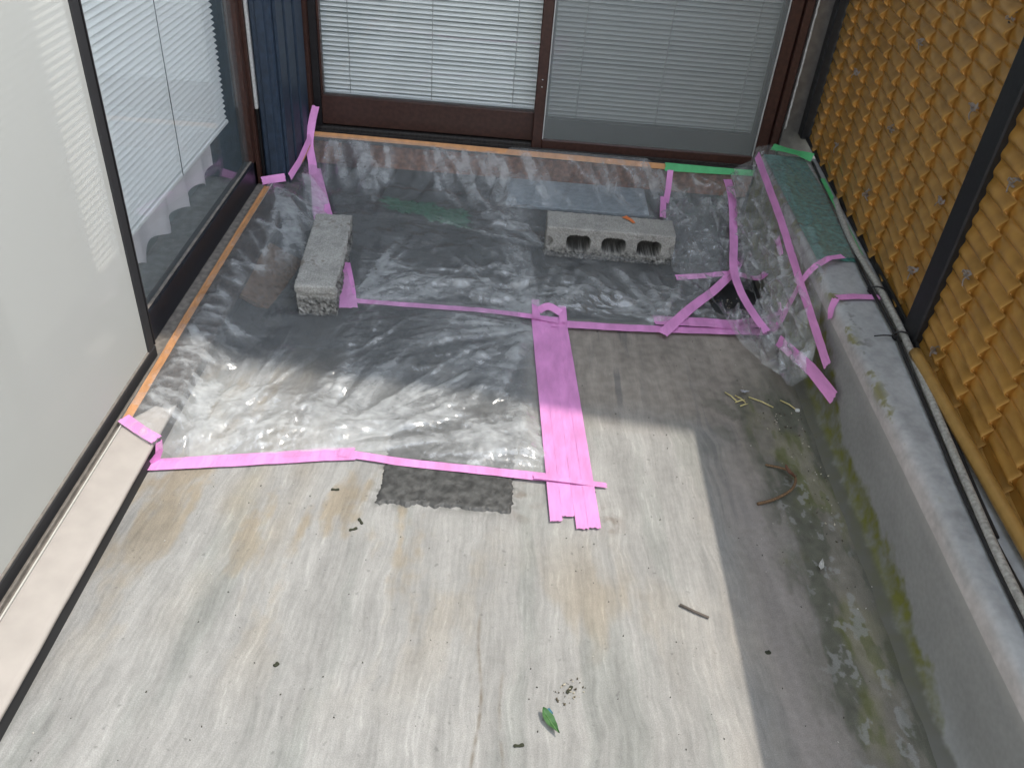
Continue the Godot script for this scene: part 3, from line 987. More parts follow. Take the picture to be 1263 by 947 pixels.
# ------------------------------------------------------------------ what lies beneath the sheets
func make_underneath() -> void:
	# mortar patch
	var nn := noise(151, 24.0, 5)
	var n2 := noise(152, 9.0, 4)
	var nu := 120
	var nv := 130
	var pts := PackedVector3Array()
	for i in nu + 1:
		for j in nv + 1:
			var u := float(i) / nu
			var v := float(j) / nv
			var x := lerpf(-0.242, 0.050, u)
			var z := lerpf(-1.60, -1.268, v)
			var jag := 0.006 * nn.get_noise_2d(x, z)
			var e := minf(minf(u, 1.0 - u) * 0.29, (1.0 - v) * 0.33) / 0.012
			var h := -0.0015 + 0.0065 * sm(0.0, 1.0, e + 0.3 * nn.get_noise_2d(x * 2.0, z * 2.0)) + 0.0020 * n2.get_noise_2d(x * 2.0, z) + 0.0010 * nn.get_noise_2d(x * 0.8, z * 0.35) + 0.0005 * nn.get_noise_2d(x * 2.0, z * 2.0)
			pts.append(Vector3(x + jag + (0.004 * nn.get_noise_2d(z * 4.0, 3.0)), h, z + (0.013 * nn.get_noise_2d(x * 1.0, 9.0) if j > nv - 8 else 0.0)))
	var mm := tri_noise(mat(C(0.125, 0.125, 0.122), 0.55), 48, 0.5, 1.0, 4.0, 0.10)
	tag(put(grid(nu, nv, pts), "mortar_patch", mm), "dark grey rectangular mortar patch partly under the front plastic sheet", "mortar patch")
	# pale board, green cloth and drain stub along the back wall, under the plastic
	var bm := tri_noise(mat(C(0.31, 0.36, 0.40), 0.5), 49, 0.8, 1.0, 4.0)
	box("flat_board", Vector3(-0.03, 0.004, -2.94), Vector3(0.47, 0.018, -2.72), bm, null, 0.003)
	tag(get_child(-1), "pale blue grey board under the plastic behind the hollow block", "board")
	pts = PackedVector3Array()
	var gn := noise(153, 9.0, 3)
	for i in 41:
		for j in 31:
			var u := i / 40.0
			var v := j / 30.0
			var x := lerpf(-0.47, -0.12, u) + 0.02 * gn.get_noise_1d(v)
			var z := lerpf(-2.74, -2.55 - 0.10 * (1.0 - u), v) + 0.06 * u + 0.05 * gn.get_noise_1d(u * 4.0 + 5.0) * (0.5 - v)
			pts.append(Vector3(x, 0.003 + 0.006 * (0.6 + gn.get_noise_2d(x, z)), z))
	var ragged := func(i: int, j: int) -> bool:
		var e := minf(minf(i, 39 - i) / 40.0 * 1.6, minf(j, 29 - j) / 30.0)
		return e + 0.16 * gn.get_noise_2d(i * 0.012, j * 0.012) + 0.08 * gn.get_noise_2d(i * 0.05, j * 0.05) < 0.10
	tag(put(grid(40, 30, pts, PackedVector2Array(), ragged), "green_cloth", tri_noise(mat(C(0.030, 0.16, 0.085), 0.85), 50, 0.6, 1.0, 8.0)), "dark green cloth lying under the plastic near the back window", "cloth")
	box("wood_block", Vector3(-0.635, 0.001, -2.968), Vector3(-0.535, 0.092, -2.948), mat(C(0.055, 0.022, 0.018), 0.6), null, 0.004)
	tag(get_child(-1), "dark brown board stood against the wall below the left window leaf", "board")
	# brown board end by the left sill, under the plastic
	var b := base("wood_offcut", "brown wooden offcut under the plastic beside the left sill", "wood offcut", Vector3(-0.685, 0.018, -2.10))
	b.rotation = Vector3(0.03, -0.12, -0.45)
	box("plank", Vector3(-0.055, -0.008, -0.15), Vector3(0.055, 0.008, 0.12), tri_noise(mat(C(0.17, 0.095, 0.05), 0.7), 54, 0.5, 1.0, 7.0), b)
	# teal paint on the parapet end
	pts = PackedVector3Array()
	for i in 13:
		for j in 41:
			var x := lerpf(0.812, 0.946, i / 12.0)
			var z := lerpf(-2.75, -2.035, j / 40.0) + (0.006 * nn.get_noise_1d(i * 0.1) if j == 40 else 0.0)
			pts.append(Vector3(x, 0.2555 + 0.0008 * n2.get_noise_2d(x, z), z))
	tag(put(grid(12, 40, pts), "teal_coating", M.teal), "teal coating on the far end of the parapet top, under plastic", "coating")

# ------------------------------------------------------------------ plastic sheets
var sn1: FastNoiseLite
var sn2: FastNoiseLite
var sn3: FastNoiseLite
var fan_noise: FastNoiseLite

# soft waves in patches
func wave(x: float, z: float) -> float:
	var patch := sm(-0.10, 0.22, sn2.get_noise_2d(x * 1.1 + 3.0, z * 1.1))
	return 0.015 * patch * sn3.get_noise_2d(x * 1.2 + 0.6 * z, z * 2.6 + 9.0) + 0.0012 * patch * sn1.get_noise_2d(x * 1.5, z * 2.2)

func pl(p: Array, x: float) -> float:
	if x <= p[0].x: return p[0].y
	for k in p.size() - 1:
		if x <= p[k + 1].x: return lerpf(p[k].y, p[k + 1].y, (x - p[k].x) / (p[k + 1].x - p[k].x))
	return p[-1].y

var front_line := [Vector2(-0.81, -1.392), Vector2(-0.735, -1.345), Vector2(-0.54, -1.372), Vector2(-0.374, -1.405), Vector2(-0.312, -1.418), Vector2(-0.20, -1.398), Vector2(0.0, -1.388), Vector2(0.12, -1.382)]
var back_line := [Vector2(-0.83, -2.635), Vector2(-0.76, -2.66), Vector2(-0.74, -2.92), Vector2(-0.70, -2.86), Vector2(-0.605, -2.56), Vector2(-0.49, -2.22), Vector2(-0.43, -2.03), Vector2(-0.28, -2.035), Vector2(0.06, -2.03), Vector2(0.12, -2.02)]
var mid_line := [Vector2(-0.74, -2.92), Vector2(-0.70, -2.86), Vector2(-0.605, -2.54), Vector2(-0.49, -2.20), Vector2(-0.445, -2.03), Vector2(-0.28, -2.028), Vector2(0.08, -2.022), Vector2(0.17, -1.990), Vector2(0.44, -2.010), Vector2(0.80, -2.055)]

func cap_y(x: float) -> float:
	return pl([Vector2(-0.83, 0.063), Vector2(-0.79, 0.0645), Vector2(-0.76, 0.0605), Vector2(-0.7215, 0.055)], x)

func front_h(x: float, z: float) -> float:
	var zf := pl(front_line, x)
	var zb := pl(back_line, x)
	var edge := minf(zf - z, 0.12)
	var tape := sm(0.0, 0.07, edge) * sm(0.0, 0.06, pl([Vector2(-2.05, 0.085), Vector2(-1.37, 0.125)], z) - x)
	var puff := 0.012 + 0.016 * sn2.get_noise_2d(x, z) + 0.002 * sn1.get_noise_2d(x, z)
	var h := 0.004 + tape * maxf(puff, 0.002)
	var f := 0.0
	f += fold_at(front_folds, x, z)
	f += wave(x, z) + 0.003
	h = maxf(h + f * (0.25 + 0.75 * tape) * sm(0.0, 0.03, edge), 0.0035)
	# tent over the sill cap
	if x < -0.35:
		var wd := lerpf(0.055, 0.24, sm(-1.40, -2.35, z))
		var t := (x + 0.7205) / wd
		var top := cap_y(x) + 0.002 * (1.0 + sn1.get_noise_2d(x * 2.0, z * 2.0))
		var pleat := 0.008 * sm(-1.5, -1.9, z) * maxf(0.0, 1.0 - absf(sn3.get_noise_2d(z * 1.6 + x * 0.6, 3.0)) * 3.0) * sm(-0.79, -0.70, x)
		var ff := fold_at(front_folds, x, z) * 0.8
		if t <= 0.0: return top + ff * sm(0.0, 0.02, x + 0.795)
		if t < 1.0: h = maxf(h, lerpf(0.057, 0.0, 1.0 - pow(1.0 - t, 1.6)) + ff * (1.0 - t) + h * t)
	# lies against the casing and over the back edge
	return h

func back_h(x: float, z: float) -> float:
	var zf := pl(mid_line, x)
	var edge := zf - z
	var e := sm(0.0, 0.10, edge)
	var h := 0.005 + e * maxf(0.010 + 0.016 * sn2.get_noise_2d(x + 7.0, z) + 0.005 * sn1.get_noise_2d(x + 7.0, z), 0.002)
	var f := 0.0
	f += fold_at(back_folds, x, z)
	f += 1.3 * wave(x + 2.0, z) + 0.004
	h = maxf(h + f * (0.2 + 0.8 * e), 0.004)
	# hangs from the sill
	var w := clampf((-2.66 - z) / 0.295, 0.0, 1.0)
	var hang := 0.113 * pow(w, 2.2)
	var pleat := 0.016 * sin(PI * clampf(w, 0.0, 1.0)) * maxf(0.0, 1.0 - absf(sn3.get_noise_2d(x * 1.5 + 0.3 * z, 8.0)) * 2.6)
	# over the board, cloth and pipe
	var under := 0.022 * sm(-0.05, -0.02, x) * sm(0.49, 0.46, x) * sm(-2.69, -2.73, z)
	under = maxf(under, 0.026 * sm(-0.50, -0.44, x) * sm(-0.08, -0.15, x) * sm(-2.50, -2.56, z) * sm(-2.78, -2.72, z))
	return maxf(h, under + 0.003 + 0.8 * fold_at(back_folds, x, z)) * (1.0 - w) + hang + pleat + (under * 0.6 + 0.7 * fold_at(back_folds, x, z) * sm(1.0, 0.93, w)) * w

# folds are stamped into height maps of 2 mm cells over x -0.9..1.0, z -3.0..-1.25
const BX := -0.90
const BZ := -3.00
const BC := 0.002
const BW := 960
const BH := 880

func stamp(buf: PackedFloat32Array, a: Vector2, b: Vector2, wd: float, hh: float, bend := 0.0, flare := 0.0) -> void:
	var d := b - a
	var l := d.length()
	if l < 0.001: return
	d /= l
	var nrm := Vector2(-d.y, d.x)
	var m := wd * 2.6 + flare + absf(bend)
	var x0 := maxi(0, int((minf(a.x, b.x) - m - BX) / BC))
	var x1 := mini(BW - 1, int((maxf(a.x, b.x) + m - BX) / BC))
	var y0 := maxi(0, int((minf(a.y, b.y) - m - BZ) / BC))
	var y1 := mini(BH - 1, int((maxf(a.y, b.y) + m - BZ) / BC))
	for j in range(y0, y1 + 1):
		for i in range(x0, x1 + 1):
			var p := Vector2(BX + i * BC, BZ + j * BC) - a
			var t := p.dot(d) / l
			if t < 0.0 or t > 1.0: continue
			var off := p.dot(nrm) - bend * 4.0 * t * (1.0 - t)
			var ww := wd + flare * t
			if absf(off) > ww * 2.6: continue
			var q := off / ww
			# a fold has a steep and a gentle side
			var prof := exp(-q * q) if q > 0.0 else exp(-q * q * 0.35)
			buf[j * BW + i] += hh * prof * minf(1.0, t * 9.0) * minf(1.0, (1.0 - t) * 3.0)

func fold_at(buf: PackedFloat32Array, x: float, z: float) -> float:
	var fx := clampf((x - BX) / BC, 0.0, BW - 1.01)
	var fy := clampf((z - BZ) / BC, 0.0, BH - 1.01)
	var i := int(fx)
	var j := int(fy)
	var u := fx - i
	var v := fy - j
	var k := j * BW + i
	return 0.008 * tanh(lerpf(lerpf(buf[k], buf[k + 1], u), lerpf(buf[k + BW], buf[k + BW + 1], u), v) / 0.008)

func crumple(buf: PackedFloat32Array, rn: RandomNumberGenerator, count: int, lo: Vector2, hi: Vector2, size: float, tall: float, dir := -10.0, spread := TAU) -> void:
	for k in int(count * 0.5):
		var c := Vector2(rn.randf_range(lo.x, hi.x), rn.randf_range(lo.y, hi.y))
		var an := rn.randf() * TAU if dir < -9.0 else dir + rn.randf_range(-spread, spread)
		var l := 2.0 * size * rn.randf_range(0.4, 1.5)
		var v := Vector2(cos(an), sin(an)) * l / 2.0
		var wd := rn.randf_range(0.0024, 0.0055)
		stamp(buf, c - v, c + v, wd, wd * tall * rn.randf_range(0.4, 1.2), rn.randf_range(-0.15, 0.15) * l)

func radiate(buf: PackedFloat32Array, rn: RandomNumberGenerator, a: Vector2, ends: Array, tall := 0.7) -> void:
	for e in ends:
		var n := 4
		for k in n:
			var b: Vector2 = e + Vector2(rn.randf_range(-0.05, 0.05), rn.randf_range(-0.05, 0.05))
			var wd := rn.randf_range(0.0028, 0.006)
			stamp(buf, a + Vector2(rn.randf_range(-0.02, 0.02), rn.randf_range(-0.012, 0.004)), b, wd, wd * tall * rn.randf_range(0.6, 1.3), rn.randf_range(-0.02, 0.02), rn.randf_range(0.0, 0.010))

var front_folds := PackedFloat32Array()
var back_folds := PackedFloat32Array()
var corner_folds := PackedFloat32Array()

func make_folds() -> void:
	front_folds.resize(BW * BH)
	back_folds.resize(BW * BH)
	corner_folds.resize(BW * BH)
	var rn := RandomNumberGenerator.new()
	rn.seed = 21
	var V := func(x, y): return Vector2(x, y)
	radiate(front_folds, rn, V.call(-0.42, -1.40), [V.call(0.085, -1.965), V.call(0.0, -1.80), V.call(0.05, -1.70), V.call(-0.1, -1.75), V.call(-0.2, -1.85), V.call(-0.27, -1.78), V.call(-0.34, -1.85), V.call(-0.38, -1.70), V.call(-0.05, -1.62), V.call(0.03, -1.52), V.call(-0.15, -1.62), V.call(-0.45, -1.66)])
	radiate(front_folds, rn, V.call(-0.66, -1.355), [V.call(-0.555, -1.86), V.call(-0.485, -1.80), V.call(-0.63, -1.75), V.call(-0.69, -1.62), V.call(-0.60, -1.60), V.call(-0.52, -1.58), V.call(-0.47, -1.50)])
	radiate(front_folds, rn, V.call(0.085, -1.965), [V.call(-0.28, -1.90), V.call(-0.2, -1.80), V.call(-0.1, -1.72), V.call(-0.15, -2.0), V.call(-0.05, -1.60), V.call(-0.32, -1.76), V.call(0.02, -1.62), V.call(-0.24, -1.97)])
	radiate(front_folds, rn, V.call(0.112, -1.45), [V.call(-0.05, -1.56), V.call(-0.10, -1.50), V.call(0.0, -1.65), V.call(0.05, -1.72), V.call(-0.12, -1.44), V.call(0.03, -1.58)])
	# pleats down from the left sill and from the casing foot
	radiate(front_folds, rn, V.call(-0.775, -2.60), [V.call(-0.60, -2.20), V.call(-0.62, -2.10), V.call(-0.57, -2.32), V.call(-0.66, -2.05), V.call(-0.55, -2.40), V.call(-0.64, -2.30)], 0.8)
	radiate(front_folds, rn, V.call(-0.73, -2.75), [V.call(-0.58, -2.40), V.call(-0.60, -2.50), V.call(-0.55, -2.30)], 0.8)
	for k in 26:
		var z := rn.randf_range(-2.5, -1.42)
		var wd := rn.randf_range(0.004, 0.008)
		stamp(front_folds, Vector2(-0.792, z), Vector2(rn.randf_range(-0.73, -0.62), z + rn.randf_range(-0.02, 0.16)), wd, wd * 0.7, rn.randf_range(-0.01, 0.01), 0.004)
	crumple(front_folds, rn, 260, V.call(-0.79, -1.80), V.call(-0.66, -1.36), 0.045, 0.55)
	crumple(front_folds, rn, 420, V.call(-0.66, -1.58), V.call(-0.30, -1.37), 0.05, 0.55, -0.9, 0.9)
	crumple(front_folds, rn, 240, V.call(-0.16, -1.56), V.call(0.11, -1.39), 0.05, 0.55, -0.4, 0.8)
	crumple(front_folds, rn, 160, V.call(-0.50, -1.85), V.call(0.10, -1.50), 0.09, 0.45, -0.8, 0.5)
	crumple(front_folds, rn, 120, V.call(-0.70, -2.30), V.call(-0.10, -1.80), 0.08, 0.40, -0.9, 0.8)
	# back sheet
	radiate(back_folds, rn, V.call(0.10, -2.02), [V.call(-0.16, -2.80), V.call(-0.05, -2.45), V.call(-0.20, -2.35), V.call(0.02, -2.60), V.call(-0.30, -2.20), V.call(0.18, -2.35), V.call(0.28, -2.25), V.call(-0.12, -2.20)])
	radiate(back_folds, rn, V.call(-0.42, -2.045), [V.call(-0.25, -2.35), V.call(-0.34, -2.45), V.call(-0.15, -2.25), V.call(-0.40, -2.30), V.call(-0.05, -2.15)])
	radiate(back_folds, rn, V.call(0.44, -2.03), [V.call(0.20, -2.32), V.call(0.28, -2.35), V.call(0.15, -2.20), V.call(0.36, -2.36), V.call(0.55, -2.30)])
	radiate(back_folds, rn, V.call(0.11, -2.40), [V.call(-0.15, -2.75), V.call(-0.30, -2.60), V.call(0.0, -2.90), V.call(-0.22, -2.90)])
	for k in 46:
		var x := rn.randf_range(-0.70, 0.85)
		var wd := rn.randf_range(0.005, 0.010)
		stamp(back_folds, Vector2(x, -2.955), Vector2(x + rn.randf_range(0.02, 0.22), rn.randf_range(-2.80, -2.60)), wd, wd * 0.75, rn.randf_range(-0.02, 0.02), 0.006)
	crumple(back_folds, rn, 360, V.call(-0.42, -2.28), V.call(0.08, -2.04), 0.07, 0.55, -0.35, 0.7)
	crumple(back_folds, rn, 260, V.call(0.14, -2.22), V.call(0.50, -2.03), 0.06, 0.55, 0.3, 0.8)
	crumple(back_folds, rn, 200, V.call(-0.60, -2.90), V.call(0.50, -2.28), 0.10, 0.40)
	crumple(back_folds, rn, 420, V.call(0.48, -2.90), V.call(0.80, -2.06), 0.06, 0.75)
	# corner sheet, in its own unrolled width (0.34 + s): long vertical crumples
	crumple(corner_folds, rn, 420, V.call(0.39, -2.78), V.call(0.72, -1.75), 0.08, 0.8, 0.25, 0.7)
	for k in 44:
		var z := rn.randf_range(-2.75, -1.85)
		var wd := rn.randf_range(0.006, 0.012)
		stamp(corner_folds, Vector2(rn.randf_range(0.72, 0.80), z), Vector2(rn.randf_range(0.46, 0.58), z + rn.randf_range(0.0, 0.22)), wd, wd * 0.9, rn.randf_range(-0.03, 0.03), 0.008)
	crumple(corner_folds, rn, 120, V.call(0.76, -2.78), V.call(0.98, -2.06), 0.08, 0.35, 1.2, 0.5)

# film haze, with white sheen painted into the opacity along folds and bunched zones
func film(buf: PackedFloat32Array, sd: int, clear: float, milk_sheen: float) -> StandardMaterial3D:
	var cw := BW / 10
	var ch := BH / 10
	var coarse := PackedFloat32Array()
	coarse.resize(cw * ch)
	for j in ch:
		for i in cw:
			var t := 0.0
			for q in 25:
				t += absf(buf[(j * 10 + (q / 5) * 2) * BW + i * 10 + (q % 5) * 2])
			coarse[j * cw + i] = t / 25.0
	var n := noise(sd, 14.0, 4)
	var n2 := noise(sd + 1, 3.0, 3)
	var net := noise(sd + 2, 17.0, 2, FastNoiseLite.TYPE_SIMPLEX_SMOOTH, FastNoiseLite.FRACTAL_RIDGED)
	net.domain_warp_enabled = true
	net.domain_warp_amplitude = 0.02
	net.domain_warp_frequency = 12.0
	var w := BW
	var h := BH
	var data := PackedByteArray()
	data.resize(w * h * 4)
	data.fill(245)
	for j in h:
		var fj := clampf(j / 10.0 - 0.5, 0.0, ch - 1.01)
		var cj := int(fj)
		var v := fj - cj
		for i in w:
			var fi := clampf(i / 10.0 - 0.5, 0.0, cw - 1.01)
			var ci := int(fi)
			var u := fi - ci
			var k := cj * cw + ci
			var dense := lerpf(lerpf(coarse[k], coarse[k + 1], u), lerpf(coarse[k + cw], coarse[k + cw + 1], u), v)
			var x := BX + i * BC
			var z := BZ + j * BC
			if dense < 0.00002:
				data[(j * w + i) * 4 + 3] = int(clampf(clear + 0.03 * n2.get_noise_2d(x, z), 0.02, 0.75) * 255.0)
				continue
			var own := fold_at(buf, x, z)
			var a := clear + 0.03 * n2.get_noise_2d(x, z)
			a += milk_sheen * pow(clampf(own / 0.0065, 0.0, 1.0), 1.6) * (0.8 + 0.7 * n.get_noise_2d(x, z))
			a += milk_sheen * 0.28 * clampf(dense / 0.0070, 0.0, 1.0) * (0.6 + 1.0 * n2.get_noise_2d(x * 1.7, z * 1.7))
			var lines := pow(clampf(0.5 + 0.5 * net.get_noise_2d(x * 0.9 + 0.4 * z, z * 1.5), 0.0, 1.0), 7.0)
			a = a * (0.92 + 0.20 * n.get_noise_2d(x * 3.0, z * 3.0)) + milk_sheen * 0.6 * lines * clampf(dense / 0.004, 0.0, 1.0) * (0.7 + 0.6 * n2.get_noise_2d(x * 2.0 + 5.0, z * 2.0))
			data[(j * w + i) * 4 + 3] = int(clampf(a, 0.02, 0.75) * 255.0)
	var m := mat(C(0.84, 0.86, 0.87, 1.0), 0.28)
	m.transparency = BaseMaterial3D.TRANSPARENCY_ALPHA
	m.cull_mode = BaseMaterial3D.CULL_DISABLED
	m.metallic_specular = 0.8
	m.albedo_texture = ImageTexture.create_from_image(Image.create_from_data(w, h, false, Image.FORMAT_RGBA8, data))
	m.normal_enabled = true
	m.normal_texture = crinkle_map()
	m.normal_scale = 0.40
	return m

func sheet(label: String, mesh: ArrayMesh, hazy: Material, gloss: Material) -> void:
	var o := base("plastic_sheet", label, "plastic sheet")
	put(mesh, "lower_film", hazy, o)
	var g := put(mesh, "upper_film", gloss, o)
	g.position = Vector3(0, 0.0013, 0)

func make_sheets() -> void:
	sn1 = noise(161, 9.0, 4)
	sn2 = noise(162, 2.6, 3)
	sn3 = noise(163, 3.6, 3)
	fan_noise = noise(164, 1.0, 2)
	make_folds()
	# front sheet
	var nu := 350
	var nv := 420
	var pts := PackedVector3Array()
	var uvs := PackedVector2Array()
	for i in nu + 1:
		var u := float(i) / nu
		for j in nv + 1:
			var v := float(j) / nv
			var x0 := lerpf(-0.812, 0.0, 0.0)
			var x := lerpf(x0, 0.105, u)
			var zf := pl(front_line, x) + 0.006
			var zb := pl(back_line, x) - 0.015
			var z := lerpf(zf, zb, v)
			x += sm(0.7, 1.0, u) * lerpf(0.02, -0.03, clampf((zf - z) / 0.65, 0.0, 1.0))
			pts.append(Vector3(x, front_h(x, z), z))
			uvs.append(Vector2((x - BX) / (BC * BW), (z - BZ) / (BC * BH)))
	sheet("clear plastic sheet, front left, taped from sill to pink band, glinting in sun", grid(nu, nv, pts, uvs), film(front_folds, 201, 0.10, 0.32), M.sheet)
	# back sheet with a torn hole at its right end
	pts = PackedVector3Array()
	uvs = PackedVector2Array()
	var hole := noise(165, 8.0, 3)
	for i in nu + 1:
		var x := lerpf(-0.742, 0.90, float(i) / nu)
		for j in nv + 1:
			var v := float(j) / nv
			var zf := pl(mid_line, x) + 0.008
			var z := lerpf(zf, -2.956, v)
			var zz := minf(z, lerpf(z, lerpf(-2.78, -2.956, v), sm(0.735, 0.76, x)))
			pts.append(Vector3(x, back_h(x, zz), zz))
			uvs.append(Vector2((x - BX) / (BC * BW), (zz - BZ) / (BC * BH)))
	var skip := func(i: int, j: int) -> bool:
		var p: Vector3 = pts[i * (nv + 1) + j]
		return pow((p.x - 0.665) / 0.075, 2.0) + pow((p.z + 2.18) / 0.095, 2.0) + 0.5 * hole.get_noise_2d(p.x, p.z) < 1.0
	sheet("clear plastic sheet at the back, hanging from the orange taped window sill", grid(nu, nv, pts, uvs, skip), film(back_folds, 211, 0.10, 0.29), M.sheet_old)
	# corner sheet over the parapet
	pts = PackedVector3Array()
	uvs = PackedVector2Array()
	var path := [Vector2(0.50, 0.020), Vector2(0.58, 0.022), Vector2(0.68, 0.024), Vector2(0.735, 0.04), Vector2(0.765, 0.09), Vector2(0.785, 0.16), Vector2(0.796, 0.225), Vector2(0.806, 0.255), Vector2(0.83, 0.262), Vector2(0.88, 0.262), Vector2(0.945, 0.264)]
	var dl := [0.0]
	for k in range(1, path.size()): dl.append(dl[k - 1] + (path[k] - path[k - 1]).length())
	var total: float = dl[-1]
	nu = 300
	nv = 400
	for i in nu + 1:
		var s := total * i / nu
		var k := 0
		while k < path.size() - 2 and dl[k + 1] < s: k += 1
		var q: Vector2 = (path[k] as Vector2).lerp(path[k + 1], (s - dl[k]) / (dl[k + 1] - dl[k]))
		var dir := (path[k + 1] - path[k] as Vector2).normalized()
		var nrm := Vector2(-dir.y, dir.x)
		# front edge: hangs lowest at the foot of the parapet
		var zf := pl([Vector2(0.0, -2.30), Vector2(0.07, -2.22), Vector2(0.11, -2.10), Vector2(0.14, -1.92), Vector2(0.18, -1.84), Vector2(0.25, -1.72), Vector2(0.30, -1.72), Vector2(0.36, -1.80), Vector2(0.45, -1.90), Vector2(0.49, -1.985), Vector2(0.54, -2.035), Vector2(0.66, -2.045)], s)
		for j in nv + 1:
			var v := float(j) / nv
			var z := lerpf(zf, -2.79 + 0.02 * sn2.get_noise_1d(s * 3.0), v)
			var loose := sm(0.56, 0.40, s) * sm(0.0, 0.06, v) * 1.15
			var o := 0.016 * loose * (0.5 + sn2.get_noise_2d(s * 2.2 + 11.0, z * 0.9))
			o += 0.020 * loose * maxf(0.0, 1.0 - absf(sn3.get_noise_2d(s * 2.6 + 0.25 * z, z * 0.7 + 5.0)) * 3.0)
			o += 0.009 * loose * maxf(0.0, 1.0 - absf(sn1.get_noise_2d(s * 1.1, z * 0.45)) * 2.6)
			o += 0.005 * loose * maxf(0.0, 1.0 - absf(sn1.get_noise_2d(s * 1.5 + z, z * 1.2)) * 3.0)
			o += 0.0035 * sm(0.40, 0.56, s) * maxf(0.0, 1.0 - absf(sn3.get_noise_2d(s * 1.0 + 4.0, z * 2.2)) * 3.0)
			o += 0.02 * sm(0.36, 0.22, s) * sm(0.10, 0.0, v) + fold_at(corner_folds, 0.34 + s, z) * sm(0.0, 0.04, v)
			pts.append(Vector3(q.x + nrm.x * o, q.y + nrm.y * o, z))
			uvs.append(Vector2((0.34 + s - BX) / (BC * BW), (z - BZ) / (BC * BH)))
	var skip2 := func(i: int, j: int) -> bool:
		var p: Vector3 = pts[i * (nv + 1) + j]
		return pow((p.x - 0.665) / 0.068, 2.0) + pow((p.z + 2.18) / 0.088, 2.0) + 0.5 * hole.get_noise_2d(p.x, p.z) < 1.0
	sheet("crumpled clear plastic sheet over the parapet in the right back corner", grid(nu, nv, pts, uvs, skip2), film(corner_folds, 221, 0.09, 0.19), M.sheet_corner)

